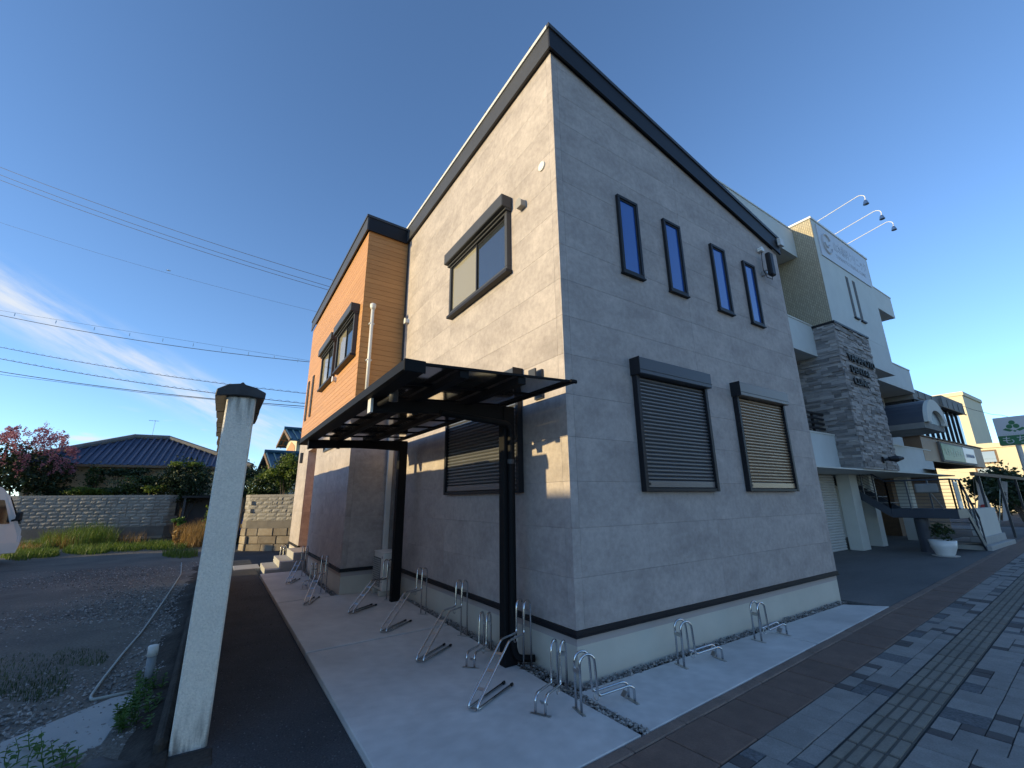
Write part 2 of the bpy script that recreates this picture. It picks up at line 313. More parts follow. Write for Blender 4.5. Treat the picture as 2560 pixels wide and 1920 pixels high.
def text_mesh(body, size, extrude, mat, name='lettering'):
    c = bpy.data.curves.new(name, 'FONT'); c.body = body; c.size = size; c.extrude = extrude; c.align_x = 'LEFT'; c.resolution_u = 3
    t = bpy.data.objects.new(name, c); col.objects.link(t); bpy.context.view_layer.update()
    me = bpy.data.meshes.new_from_object(t.evaluated_get(bpy.context.evaluated_depsgraph_get()))
    bpy.data.objects.remove(t); me.materials.clear(); me.materials.append(M[mat])
    for p in me.polygons: p.material_index = 0
    return me
def arc(c, a, b, r, t0, t1, n=8): # points on a circle in plane (a,b)
    c = Vector(c); a = Vector(a); b = Vector(b); return [c+a*(r*math.cos(t0+(t1-t0)*i/n))+b*(r*math.sin(t0+(t1-t0)*i/n)) for i in range(n+1)]
def rounded(pts, r, n=4):        # round the corners of a polyline
    P = [Vector(p) for p in pts]; o = [P[0]]
    for i in range(1, len(P)-1):
        a = (P[i-1]-P[i]); b = (P[i+1]-P[i]); ra = min(r, a.length*.45, b.length*.45); p0 = P[i]+a.normalized()*ra; p1 = P[i]+b.normalized()*ra
        for k in range(n+1): t = k/n; o.append(p0*(1-t)**2+P[i]*2*t*(1-t)+p1*t*t)
    return o+[P[-1]]

# ---------------------------------------------------------------- large structure: ground
g = MB().box(-160, 200, -160, 260, -1.2, -.32).build('ground', 'asph', kind='structure')
lot = MB(); rng = random.Random(3)
nx, ny = 46, 66
for j in range(ny+1):
    for i in range(nx+1):
        x = -22+i*(18.96/nx); y = -12+j*(34/ny)
        lot.v.append((x, y, -.1+.018*math.sin(x*1.7+y*.6)+.014*math.sin(y*1.3-x*.4)+rng.uniform(-.006, .006)))
for j in range(ny):
    for i in range(nx): a = j*(nx+1)+i; lot.f.append((a, a+1, a+nx+2, a+nx+1))
lot.build('gravel_lot', 'lot', kind='structure', smooth=True)
MB().box(-2.97, -1.885, -12, 12.6, -.4, -.055).build('asphalt_path', 'asph', kind='structure')
MB().add([(-30, 27.5, -.2), (-30, 21.5, -.2), (-2.97, 12.4, -.2), (-.5, 12.2, -.2), (14, 5.9, -.2), (14, 13, -.2), (-.5, 17.5, -.2)], [(0, 1, 2, 3, 4, 5, 6)]).build('lane', 'asph', kind='structure')
MB().box(-30, 8, 22, 60, -.5, .0).build('garden_ground', 'dirt', kind='structure')
_sa = math.tan(R(3.0)); MB().prism([(5.70, -.86+_sa*5.7, -.4), (30, -.86+_sa*30, -.4), (30, 12, -.4), (5.70, 12, -.4)], (0, 0, .388)).build('clinic_forecourt', 'forecourt', kind='structure')
MB().box(-1.0, 5.66, -.83, 12.3, -.4, -.045).build('house_plot', 'dirt', kind='structure')

# concrete slabs round the house (each pour its own slab)
SLX = -1.88
SA = math.tan(R(3.0))                         # the street runs 3 degrees off the house front
def sy(x): return -.866+SA*x
sg = 'concrete slabs poured round the house'
s_ = []
def slab(poly, label): return MB().prism([(x, y, -.11) for x, y in poly], (0, 0, .11)).build('concrete_slab', 'slab', kind='structure', bevel=.006)
slab([(SLX, sy(SLX)), (-.2, sy(-.2)), (-.2, .15), (-.115, 2.44), (SLX, 2.36)], '')
slab([(SLX, 2.402), (-.115, 2.482), (-.05, 4.3), (-.03, 5.27), (-.93, 5.36), (SLX, 5.285)], '')
slab([(SLX, 5.325), (-1.02, 5.40), (-1.0, 8.92), (SLX, 8.86)], '')
slab([(-.105, sy(-.1)), (2.94, sy(2.94)), (2.94, -.115), (-.105, -.105)], '')
slab([(2.975, sy(2.975)), (5.69, sy(5.69)), (5.3, -.12), (2.975, -.115)], '')
def stones(name, pts_fn, n, smin, smax, mat, seed, **kw):
    rg = random.Random(seed); m = MB()
    base = [(1, 0, 0), (-1, 0, 0), (0, 1, 0), (0, -1, 0), (0, 0, 1), (0, 0, -1)]
    F = [(0, 2, 4), (2, 1, 4), (1, 3, 4), (3, 0, 4), (2, 0, 5), (1, 2, 5), (3, 1, 5), (0, 3, 5)]
    for _ in range(n):
        x, y, z = pts_fn(rg); s = rg.uniform(smin, smax); a = rg.uniform(0, 6.28); ca, sa = math.cos(a), math.sin(a); tl = rg.uniform(-.5, .5)
        k = [(p[0]*rg.uniform(.7, 1.25), p[1]*rg.uniform(.6, 1.1), p[2]*rg.uniform(.5, .95)) for p in base]
        k = [(p[0], p[1]*math.cos(tl)-p[2]*math.sin(tl), p[1]*math.sin(tl)+p[2]*math.cos(tl)) for p in k]
        m.add([(x+s*(p[0]*ca-p[1]*sa), y+s*(p[0]*sa+p[1]*ca), z+s*p[2]) for p in k], F)
    return m.build(name, mat, **kw)
stones('gravel_strip', lambda r: (r.uniform(-.02, 5.5), r.uniform(-.12, -.005), r.uniform(-.03, .012)), 1500, .008, .021, 'stone_s', 5, label='narrow strip of grey crushed stone along the street wall', cat='gravel', kind='stuff')
def side_strip(r):
    y = r.uniform(sy(-.15), 4.4)
    if y < 0: return (r.uniform(-.2, -.108), y, r.uniform(-.03, .012))
    w = .19-.035*y; return (r.uniform(-w, -.005), y, r.uniform(-.03, .012))
stones('gravel_strip', side_strip, 1500, .008, .021, 'stone_s', 6, label='narrow strip of grey crushed stone between the slabs and the side wall', cat='gravel', kind='stuff')
stones('gravel_strip', lambda r: (r.uniform(-1.0, -.92), r.uniform(5.37, 8.9), r.uniform(-.03, .008)), 700, .008, .02, 'stone_s', 7, label='thin line of crushed stone under the wood-clad wing', cat='gravel', kind='stuff')
def lotp(r):
    d = r.random()**1.6; y = .5+d*13; x = -3.12-r.random()**1.2*(1.2+y*.42); return (x, y, -.1+r.uniform(-.01, .015))
stones('lot_gravel', lotp, 15000, .008, .026, 'stone_s', 8, label='loose crushed gravel covering the parking lot', cat='gravel', kind='stuff')
stones('path_grit', lambda r: (r.uniform(-2.72, -1.9), -.8+r.random()**1.5*9, -.053), 2200, .003, .009, 'grit', 9, label='loose grit scattered over the dark asphalt path', cat='gravel', kind='stuff')

# ---------------------------------------------------------------- the main house
house = empty('house', (2.4, 2.6, 0), 'two-storey grey concrete-look house with black fascia and an orange wood-clad wing', 'house')
W, D, P = 5.6, 5.316, -.913
ZT = 7.43; SLP = .2138
PT = .014                                         # panel thickness
# core walls behind the siding
MB().prism([(PT, PT, .3), (W-PT, PT, .3), (W-PT, PT, ZT-SLP*W), (PT, PT, ZT)], (0, D+.3, 0)).build('wall_core', 'joint', house)
wc = MB()
wc.prism([(P+PT, D+PT, 3.5), (W-.1, D+PT, 3.5), (W-.1, D+PT, ZT-SLP*(W+.9)), (P+PT, D+PT, ZT)], (0, 12.24-D, 0))
wc.build('wing_core', 'woodgap', house)
wl = MB(); wl.box(P+PT, 3, D+PT, 9.03-PT, .3, 3.5); wl.box(P+PT, 3, 10.39+PT, 12.22, .3, 3.5); wl.box(-.45, 3, 9.0, 10.4, .3, 3.5); wl.box(P+PT, -.44, 9.0, 10.4, 3.03, 3.49)
wl.build('wing_base_core', 'joint', house)
MB().box(.015, W-.01, .015, D, -.3, .378).box(P+.015, 3, D+.015, 9.03, -.3, .378).box(P+.015, 3, 10.39, 12.22, -.3, .378).box(-.46, 3, 9.02, 10.4, -.3, .40).build('foundation', 'base', house)
ZR = [.436, .881] + [.881+.4535*k for k in range(1, 15)]
def clip_top(poly, f):            # keep the part below z = f(s)
    o = []
    for i in range(len(poly)):
        a = poly[i]; b = poly[(i+1) % len(poly)]; da = f(a[0])-a[1]; db = f(b[0])-b[1]
        if da >= 0: o.append(a)
        if (da < 0) != (db < 0): t = da/(da-db); o.append((a[0]+(b[0]-a[0])*t, a[1]+(b[1]-a[1])*t))
    return o
def panels(name, mat, to3, nrm, cuts, rows, top=None, gap=.0018, t=PT, mode='siding'):
    for j in range(len(rows)-1):
        for i in range(len(cuts)-1):
            a, b = cuts[i]+gap/2, cuts[i+1]-gap/2
            if i == 0: a = cuts[0]
            if i == len(cuts)-2: b = cuts[-1]
            poly = [(a, rows[j]+gap/2), (b, rows[j]+gap/2), (b, rows[j+1]-gap/2), (a, rows[j+1]-gap/2)]
            if top: poly = clip_top(poly, top)
            if len(poly) < 3: continue
            p = [Vector(to3(s, z)) for s, z in poly]; n = Vector(nrm)
            m = MB().prism([q-n*t for q in p], n*t); m.build(name, mat, house, bevel=.001)
rows = ZR + [ZT+.2]
panels('siding_panel', 'siding', lambda s, z: (s, 0, z), (0, -1, 0), [.0, .105, 2.45, 5.49, W], rows, lambda s: ZT-SLP*s)
rl = [z for z in ZR if z < ZT-.05]+[ZT]
panels('siding_panel', 'siding', lambda s, z: (0, s, z), (-1, 0, 0), [PT, .105, 2.92, 5.23, D+.1], rl)
lr = [z for z in ZR if z < 3.4]+[3.5]
panels('siding_panel', 'siding', lambda s, z: (P, s, z), (-1, 0, 0), [D, D+.105, 7.3, 9.03], lr)
panels('siding_panel', 'siding', lambda s, z: (s, D, z), (0, -1, 0), [P+PT, P+.105, 0-.002], lr)
panels('siding_panel', 'siding', lambda s, z: (P, s, z), (-1, 0, 0), [10.39, 12.24], lr)
panels('siding_panel', 'siding', lambda s, z: (P, s, z), (-1, 0, 0), [9.034, 10.386], [3.03, 3.5])
panels('siding_panel', 'siding', lambda s, z: (s, 10.39, z), (0, -1, 0), [P+PT, -.46], lr)
# wood-look boards of the wing
wr = [3.56+.1138*k for k in range(34)]+[ZT]
panels('cladding_board', 'wood', lambda s, z: (P, s, z), (-1, 0, 0), [D, 8.75, 12.26], wr, gap=.005)
panels('cladding_board', 'wood', lambda s, z: (s, D, z), (0, -1, 0), [P+PT, -.015], wr, gap=.005)
MB().box(-.016, .03, D-.07, D-.001, 3.5, ZT).build('corner_trim', 'char', house)
MB().box(P-.012, P+.4, D-.012, 12.27, 3.505, 3.556).build('soffit_trim', 'offwhite', house)
MB().lathe([(.05, 0), (.05, .012), (.035, .012)], (P+.2, 11.3, 3.49), 14).build('downlight', 'white', house)
# base flashing
for nm, (x0, x1, y0, y1) in {'a': (-.016, W+.016, -.016, .05), 'b': (-.016, .05, .05, D), 'c': (P-.016, P+.05, D-.016, 9.03), 'd': (P+.05, -.016, D-.016, D+.05), 'e': (P-.016, P+.05, 10.38, 12.25)}.items():
    MB().box(x0, x1, y0, y1, .378, .434).box(x0-.012 if x0 < .04 else x0, x1, y0-.012, y1, .378, .392).build('base_flashing', 'black', house)
# roofs with fascia
OV = .065
def fz(x): return ZT-SLP*x
rf = MB(); rf.prism([(-OV, -OV, fz(-OV)+.30), (W+OV+.08, -OV, fz(W+OV+.08)+.30), (W+OV+.08, -OV, fz(W+OV+.08)+.335), (-OV, -OV, fz(-OV)+.335)], (0, D+.3, 0)); roof = rf.build('roof', 'char', house)
MB().prism([(-OV, -OV, fz(0)-.02), (W+OV, -OV, fz(W)-.03), (W+OV, -OV, fz(W+OV)+.30), (-OV, -OV, fz(-OV)+.30)], (0, .03, 0)).build('fascia_board', 'black', roof)
MB().prism([(-OV-.018, -OV-.018, fz(-OV)+.295), (W+OV, -OV-.018, fz(W+OV)+.295), (W+OV, -OV-.018, fz(W+OV)+.355), (-OV-.018, -OV-.018, fz(-OV)+.355)], (0, .05, 0)).build('roof_edge', 'char', roof)
MB().box(-OV, -OV+.03, -OV+.03, D+.02, ZT-.02, ZT+.312).build('fascia_board', 'char', roof)
MB().box(-OV-.02, -OV+.03, -OV+.032, D+.02, ZT+.312, ZT+.37).build('roof_edge', 'offwhite', roof)
MB().box(-OV+.03, .0, 0, D, ZT-.012, ZT+.0).build('soffit', 'black', roof)
rm = MB().box(-.01, .05, -.015, .015, 0, .035)
for k in range(12):
    p = Vector((-OV-.01, .35+k*.42, ZT+.37))
    if k == 0: o0 = MB().box(p.x-.01, p.x+.05, p.y-.015, p.y+.015, p.z, p.z+.03).build('snow_stop', 'char', roof); sm = o0.data
    else: inst('snow_stop', sm, (p.x+.02, p.y, p.z), roof)
MB().tube([(W+.02, -.13, fz(W)+.19), (W+.02, .5, fz(W)+.19)], .055, 10).build('gutter', 'char', roof)
MB().box(W-.05, W+.09, -.14, -.085, fz(W)+.12, fz(W)+.27).build('gutter_end', 'offwhite', roof)
wf = MB(); wf.prism([(P-OV+.035, D-OV+.035, ZT+.29), (W, D-OV+.035, fz(W)+.1), (W, D-OV+.035, fz(W)+.14), (P-OV+.035, D-OV+.035, ZT+.325)], (0, 12.25-D+OV, 0)); wroof = wf.build('wing_roof', 'char', house)
MB().box(P-OV, P-OV+.03, D-OV, 12.3, ZT-.02, ZT+.30).build('fascia_board', 'char', wroof)
MB().box(P-OV-.018, P-OV+.03, D-OV-.018, 12.31, ZT+.30, ZT+.355).build('roof_edge', 'char', wroof)
MB().prism([(P-OV+.03, D-OV, ZT-.02), (-OV, D-OV, ZT-.06), (-OV, D-OV, ZT+.26), (P-OV+.03, D-OV, ZT+.30)], (0, .03, 0)).build('fascia_board', 'black', wroof)
MB().prism([(P-OV+.03, D-OV-.018, ZT+.30), (-OV, D-OV-.018, ZT+.26), (-OV, D-OV-.018, ZT+.315), (P-OV+.03, D-OV-.018, ZT+.355)], (0, .045, 0)).build('roof_edge', 'char', wroof)

# windows. s = along the wall, d = outwards
class Wall:
    def __init__(s, o, e, n): s.o = Vector(o); s.e = Vector(e); s.n = Vector(n)
    def p(s, a, d, z): return s.o+s.e*a+s.n*d+Vector((0, 0, z))
    def bx(s, m, a0, a1, d0, d1, z0, z1):
        c = s.p((a0+a1)/2, (d0+d1)/2, (z0+z1)/2); return m.obox(c, s.e*(a1-a0)/2, s.n*(d1-d0)/2, Vector((0, 0, (z1-z0)/2)))
STREET = Wall((0, 0, 0), (1, 0, 0), (0, -1, 0)); SIDE = Wall((0, 0, 0), (0, 1, 0), (-1, 0, 0)); WING = Wall((P, 0, 0), (0, 1, 0), (-1, 0, 0))
def ring(w, m, a0, a1, z0, z1, t, d0, d1):
    w.bx(m, a0, a1, d0, d1, z1-t, z1); w.bx(m, a0, a1, d0, d1, z0, z0+t); w.bx(m, a0, a0+t, d0, d1, z0+t, z1-t); w.bx(m, a1-t, a1, d0, d1, z0+t, z1-t); return m
for a0, a1 in ((1.041, 1.447), (2.005, 2.407), (3.201, 3.605), (4.168, 4.556)):
    f = ring(STREET, MB(), a0, a1, 4.44, 5.613, .045, 0, .045).build('narrow_window', 'black', house, bevel=.004)
    STREET.bx(MB(), a0+.045, a1-.045, .004, .014, 4.485, 5.568).build('pane', 'blueglass', f)
    ring(STREET, MB(), a0+.046, a1-.046, 4.486, 5.567, .014, .014, .026).build('glazing_bead', 'char', f)
    STREET.bx(MB(), a0-.012, a1+.012, 0, .058, 4.418, 4.439).build('sill', 'black', f)
def shutter_window(w, a0, a1, z0, z1, mat, nm, side='black'):
    bmat = 'box_d' if mat == 'slat_d' else 'box_refl'
    f = MB(); w.bx(f, a0, a0+.055, 0, .075, z0, z1-.2); w.bx(f, a1-.055, a1, 0, .075, z0, z1-.2); w.bx(f, a0+.055, a1-.055, 0, .07, z0, z0+.04); w.bx(f, a0+.055, a1-.055, 0, .012, z0+.04, z1-.2)
    f = f.build(nm, side, house, bevel=.004)
    bx_ = MB(); w.bx(bx_, a0-.012, a1+.012, 0, .145, z1-.205, z1); bx_ = bx_.build('shutter_box', bmat, f, bevel=.008)
    lip = MB(); w.bx(lip, a0-.012, a1+.012, .1455, .149, z1-.155, z1-.15); lip.build('box_seam', 'rubber', f)
    c = MB(); w.bx(c, a0-.02, a0-.0125, 0, .15, z1-.21, z1+.004); c.build('box_end', side, f)
    b = MB(); w.bx(b, a0+.06, a1-.06, .018, .05, z0+.045, z0+.125); b.build('bottom_rail', mat, f, bevel=.006)
    k = MB(); w.bx(k, a0+.085, a0+.11, .05, .056, z0+.07, z0+.1); k.build('lock', 'rubber', f)
    n = int((z1-.215-z0-.13)/.0445); zz = z0+.13; pitch = (z1-.215-zz)/n; me = None
    for i in range(n):
        z = zz+pitch*i; c = w.p((a0+a1)/2, 0, z); L = (a1-a0)/2-.058
        if me is None:
            pr_ = [(.014, 0), (.024, .003), (.040, pitch*.36), (.040, pitch*.6), (.026, pitch*.9), (.014, pitch*.97)]
            m = MB().prism([c-w.e*L+w.n*d+Vector((0, 0, h)) for d, h in pr_], w.e*2*L); o = m.build('slat', mat, f, loc=c); me = o.data
        else: inst('slat', me, c, f)
    return f
shutter_window(STREET, 1.06, 2.5, 1.684, 3.255, 'slat_d', 'shutter_window')
shutter_window(STREET, 3.24, 4.66, 1.684, 3.255, 'slat_refl', 'shutter_window')
shutter_window(SIDE, .80, 2.84, 1.69, 3.17, 'slat_d', 'shutter_window')
def sliding(w, a0, a1, z0, z1, dep, boxh, nm='sliding_window', post=None):
    f = ring(w, MB(), a0, a1, z0, z1, .06, 0, dep).build(nm, 'char', house, bevel=.004)
    s = MB(); w.bx(s, a0-.02, a1+.02, 0, dep+.03, z0-.045, z0-.002); s.build('sill', 'black', f)
    mid = (a0+a1)/2
    for i, (b0, b1, d) in enumerate(((a0+.06, mid+.02, .022), (mid-.02, a1-.06, .036))):
        sa = ring(w, MB(), b0, b1, z0+.061, z1-.061, .032, d, d+.013).build('sash', 'black', f)
        g_ = MB(); w.bx(g_, b0+.032, b1-.032, d+.003, d+.007, z0+.093, z1-.093); g_.build('pane', 'glass' if i == 0 else 'blindglass', sa)
    if boxh:
        x = MB(); w.bx(x, a0-.03, a1+.03, 0, dep+.10, z1+.002, z1+boxh); x.build('shutter_box', 'char', f, bevel=.01)
        x = MB(); w.bx(x, a0-.02, a1+.02, .01, dep+.035, z1-.03, z1); x.build('guide', 'char', f)
    return f
def ucwin(*a): return sliding(*a)
ucwin(SIDE, 1.0, 2.84, 4.63, 5.58, .075, .2)
ucwin(WING, 5.6, 7.28, 4.62, 5.56, .09, .2)
ucwin(WING, 7.62, 9.25, 4.60, 5.56, .09, .2)
for a0, a1 in ((10.78, 11.0), (11.62, 11.86)):
    f = ring(WING, MB(), a0, a1, 4.13, 5.44, .03, 0, .03).build('narrow_window', 'char', house)
    WING.bx(MB(), a0+.03, a1-.03, .004, .012, 4.16, 5.41).build('pane', 'frost', f)
f = ring(WING, MB(), 6.7, 7.99, 2.77, 3.12, .035, 0, .035).build('high_window', 'char', house); WING.bx(MB(), 6.735, 7.955, .004, .012, 2.805, 3.085).build('pane', 'glass', f)
# entrance
dr = MB().box(-.46-.05, -.452, 9.3, 10.25, .42, 2.75).build('entrance_door', 'wood', house, bevel=.004)
MB().box(-.56, -.51, 9.42, 9.45, 1.1, 1.9).build('door_handle', 'black', dr)
MB().box(-.885, -.46, 9.034, 9.05, .42, 3.03).build('porch_lining', 'wood', house)
MB().box(-.92, -.86, 9.02, 9.034, 1.35, 1.52).build('intercom', 'black', house)
MB().box(P-.07, P-.002, 11.30, 11.34, 2.76, 3.07).box(P-.07, P-.002, 11.42, 11.46, 2.76, 3.07).build('porch_light', 'char', house)
# vents, pipes, fixtures on the walls
MB().tube([(-.001, .261, 5.77), (-.022, .261, 5.77)], [.066, .062], 24).build('round_vent', 'white', house, bevel=.004)
def hood(name, w, a, z, r, mat):
    pts = []; m = MB()
    for i in range(9):
        t = math.pi*i/8; pts.append((r*math.cos(t), r*math.sin(t)))
    prof = [(-r, -r*1.0)]+[(-x, y*.9) for x, y in pts]+[(r, -r*1.0)]
    front = [w.p(a+x*.92, r*1.5, z+y) for x, y in prof]; back = [w.p(a+x, .001, z+y*1.05) for x, y in prof]
    n = len(prof); m.add(front+back, [tuple(range(n)), tuple(range(n, 2*n))[::-1]]+[(i, (i+1) % n, n+(i+1) % n, n+i) for i in range(n)])
    return m.build(name, mat, house, bevel=.01)
hood('vent_hood', SIDE, .69, 5.47, .062, 'venth'); hood('vent_hood', SIDE, 5.06, 5.37, .055, 'white'); hood('vent_hood', WING, 7.42, 4.50, .06, 'white')
dp = MB().tube([(-.72, 5.24, 3.5), (-.72, 5.24, 5.55)], .036, 12).build('white_downpipe', 'white', house, smooth=True)
MB().tube([(-.72, 5.24, 5.53), (-.72, 5.24, 5.60), (-.72, 5.25, 5.66)], [.04, .062, .062], 14).build('pipe_cap', 'white', dp, smooth=True)
for z in (4.4, 5.2): MB().box(-.77, -.67, 5.22, 5.316, z, z+.03).build('pipe_bracket', 'white', dp)
MB().box(-.19, -.09, 5.235, 5.30, .55, 2.9).build('pipe_cover', 'offwhite', house, bevel=.006)
# ---------------------------------------------------------------- cycle canopy
can = empty('cycle_canopy', (-.25, 2.3, 0), 'black aluminium cycle canopy with smoked roof sheets in front of the side wall', 'canopy')
CY0, CY1, CXO, CXW = -.33, 4.85, -1.88, -.2
def cz(x): return 2.725+(x-CXW)/(CXO-CXW)*(-.085)        # roof plane falls slightly outwards
for y in (.78, 4.27):
    p = MB().box(-.32, -.17, y-.055, y+.055, -.02, 2.66).build('post', 'canopy', can, bevel=.006)
    a = MB(); n = 12; top = []; bot = []
    for i in range(n+1):
        x = -.18+(-1.80+.18)*i/n; t = i/n; b = .055*math.sin(math.pi*t); top.append((x, y-.04, cz(x)-.06)); bot.append((x, y-.04, cz(x)-.06-.14-(.05*(1-t)**2)+b*.4))
    a.prism(top+bot[::-1], (0, .08, 0)); a.build('arm', 'canopy', can, bevel=.004)
    e = MB().box(-1.825, -1.80, y-.05, y+.05, cz(-1.8)-.205, cz(-1.8)-.045); e.build('arm_end_cap', 'offwhite' if y < 1 else 'canopy', can)
MB().tube(rounded([(-1.1, .72, 2.50), (-.3, .70, 2.45), (-.245, .70, 2.40), (-.245, .70, .22), (-.20, .70, .07), (-.03, .62, .06)], .06), .034, 10).build('drainpipe', 'canopy', can, smooth=True)
for z in (2.0,): MB().tube([(-.245, .70, z), (-.245, .70, z+.05)], .04, 12).build('pipe_clip', 'char', can)
MB().tube(rounded([(-1.78, .95, 2.50), (-1.72, .62, 2.53), (-1.70, .45, 2.55)], .05), .028, 10).build('drain_elbow', 'canopy', can, smooth=True)
MB().tube([(-1.70, .44, 2.50), (-1.70, .44, 2.585), (-1.70, .44, 2.66)], [.042, .042, .018], 12).build('drain_socket', 'char', can, smooth=True)
fo = MB(); fo.prism([(CXO, CY0, 2.585), (CXO+.03, CY0, 2.578), (CXO+.05, CY0, 2.575), (CXO+.16, CY0, 2.572), (CXO+.16, CY0, 2.60), (CXO+.035, CY0, 2.605), (CXO+.03, CY0, 2.655), (CXO, CY0, 2.66)], (0, CY1-CY0, 0)); fo.build('gutter_beam', 'canopy', can)
MB().box(CXO-.005, CXO+.17, CY0-.012, CY0-.001, 2.565, 2.665).build('gutter_cap', 'canopy', can, bevel=.004)
MB().box(CXO-.005, CXO+.17, CY1+.001, CY1+.012, 2.565, 2.665).build('gutter_cap', 'canopy', can)
MB().box(CXW-.03, CXW+.03, CY0, CY1, cz(CXW)-.022, cz(CXW)+.008).build('wall_rail', 'canopy', can, bevel=.006)
MB().box(CXW-.04, CXW+.05, CY0-.03, CY0-.001, cz(CXW)-.026, cz(CXW)+.012).build('rail_cap', 'canopy', can, bevel=.01)
xb = [CXO+.16, -1.36, -.78, CXW-.03]
for x in xb[1:3]: MB().prism([(x-.04, CY0+.02, cz(x)-.075), (x+.04, CY0+.02, cz(x)-.075), (x+.04, CY0+.02, cz(x)-.012), (x-.04, CY0+.02, cz(x)-.012)], (0, CY1-CY0-.04, 0)).build('purlin', 'canopy', can)
yb = [CY0+.01, .33, .98, 1.62, 2.26, 2.91, 3.55, 4.20, CY1-.01]
for y in yb:
    MB().prism([(CXO+.03, y-.013, cz(CXO)-.012), (CXW-.031, y-.013, cz(CXW)-.012), (CXW-.031, y-.013, cz(CXW)+.006), (CXO+.03, y-.013, cz(CXO)+.010)], (0, .026, 0)).build('rafter', 'canopy', can)
for j in range(len(yb)-1):
    for i in range(3):
        x0, x1, y0, y1 = xb[i]+.001, xb[i+1]-.001, yb[j]+.014, yb[j+1]-.014
        if i == 0: x0 = CXO+.035
        MB().add([(x0, y0, cz(x0)+.002), (x1, y0, cz(x1)+.002), (x1, y1, cz(x1)+.002), (x0, y1, cz(x0)+.002)], [(0, 1, 2, 3)]).build('roof_sheet', 'poly', can)
for y in (.78, 4.27): MB().box(-.72, -.68, y-.03, y+.03, cz(-.7)-.2, cz(-.7)-.07).box(-1.38, -1.34, y-.03, y+.03, cz(-1.36)-.2, cz(-1.36)-.07).build('purlin_bracket', 'canopy', can)
# wall lamp near the corner
wlp = empty('wall_lamp', (-.05, .45, 2.72), 'flat rectangular black wall lamp beside the house corner above the canopy edge', 'lamp')
MB().box(-.03, -.001, .37, .52, 2.72, 3.06).build('back_plate', 'char', wlp)
MB().box(-.115, -.095, .38, .51, 2.74, 3.06).box(-.095, -.03, .43, .46, 2.86, 2.92).build('lamp_frame', 'char', wlp)
MB().box(-.093, -.086, .395, .495, 2.755, 3.045).build('diffuser', 'signw', wlp)
# flat UHF antenna on the street wall
an = empty('flat_antenna', (4.85, -.05, 5.5), 'slim black flat-panel antenna fixed to the street wall below the eave', 'antenna')
MB().box(4.84, 4.98, -.20, -.11, 5.47, 5.93).build('panel', 'black', an, bevel=.02)
MB().box(4.84, 4.90, -.10, -.001, 5.52, 5.60).box(4.86, 4.92, -.13, -.10, 5.53, 5.58).build('bracket', 'steel', an)
MB().tube([(4.90, -.05, 6.02), (4.84, -.06, 5.85), (4.82, -.06, 5.6), (4.83, -.10, 5.44), (4.90, -.15, 5.40), (4.92, -.15, 5.48)], .006, 6).build('cable', 'cable', an)
h_ = MB(); pr2 = [(-.075, 0), (.075, 0), (.075, .06), (.0, .12), (-.075, .08)]
h_.prism([(4.90+x*.8, -.001, 6.01+z*.9) for x, z in pr2], (0, -.08, 0)); h_.build('cable_hood', 'white', an, bevel=.01)

# ---------------------------------------------------------------- air conditioner
M['acwhite'] = pm('ac_casing', (.76, .74, .68), .45)
ac = empty('outdoor_unit', (-.18, 5.0, 0), 'white air-conditioner outdoor unit between the wing and the canopy post', 'outdoor unit')
X0, X1, Y0, Y1, Z0, Z1 = -.33, -.03, 4.70, 5.27, .085, .70
MB().box(X0, X1, Y0, Y1, Z0, Z1).build('casing', 'acwhite', ac, bevel=.012)
MB().box(X0-.008, X1+.005, Y0-.006, Y1, Z1-.001, Z1+.02).build('top_cover', 'acwhite', ac, bevel=.006)
gm = MB()
for k in range(13): z = Z0+.07+k*.036; gm.box(X0-.022, X0-.016, Y0+.16, Y1-.02, z, z+.007)
for k in range(6): y = Y0+.17+k*.072; gm.box(X0-.016, X0-.009, y, y+.007, Z0+.06, Z0+.52)
gm.build('fan_grille', 'offwhite', ac)
MB().box(X0-.004, X0-.001, Y0+.15, Y1-.01, Z0+.05, Z0+.53).build('fan_opening', 'char', ac)
MB().box(X0-.003, X0-.001, Y0+.07, Y0+.10, Z1-.09, Z1-.05).build('badge', 'bluecar', ac)
MB().box(X0+.04, X0+.13, Y0-.04, Y0-.001, Z0+.2, Z0+.47).build('valve_cover', 'offwhite', ac, bevel=.01)
for y in (Y0+.05, Y1-.15): MB().box(X0-.03, X1, y, y+.09, 0, .083).build('foot_block', 'base', ac, bevel=.008)

# ---------------------------------------------------------------- entrance steps
st = empty('entrance_steps', (-1.3, 9.7, -.1), 'three concrete steps leading up to the recessed entrance', 'steps')
MB().box(-1.76, -.915, 8.95, 10.5, -.25, .058).build('step', 'slabe', st, bevel=.006)
MB().box(-1.465, -.915, 8.95, 10.5, .058, .215).build('step', 'slabe', st, bevel=.006)
MB().box(-1.18, -.46, 9.05, 10.385, .215, .395).build('step', 'slabe', st, bevel=.006)
MB().box(-2.35, -1.765, 10.3, 11.2, -.3, -.04).build('landing_slab', 'slabe', st, bevel=.006)

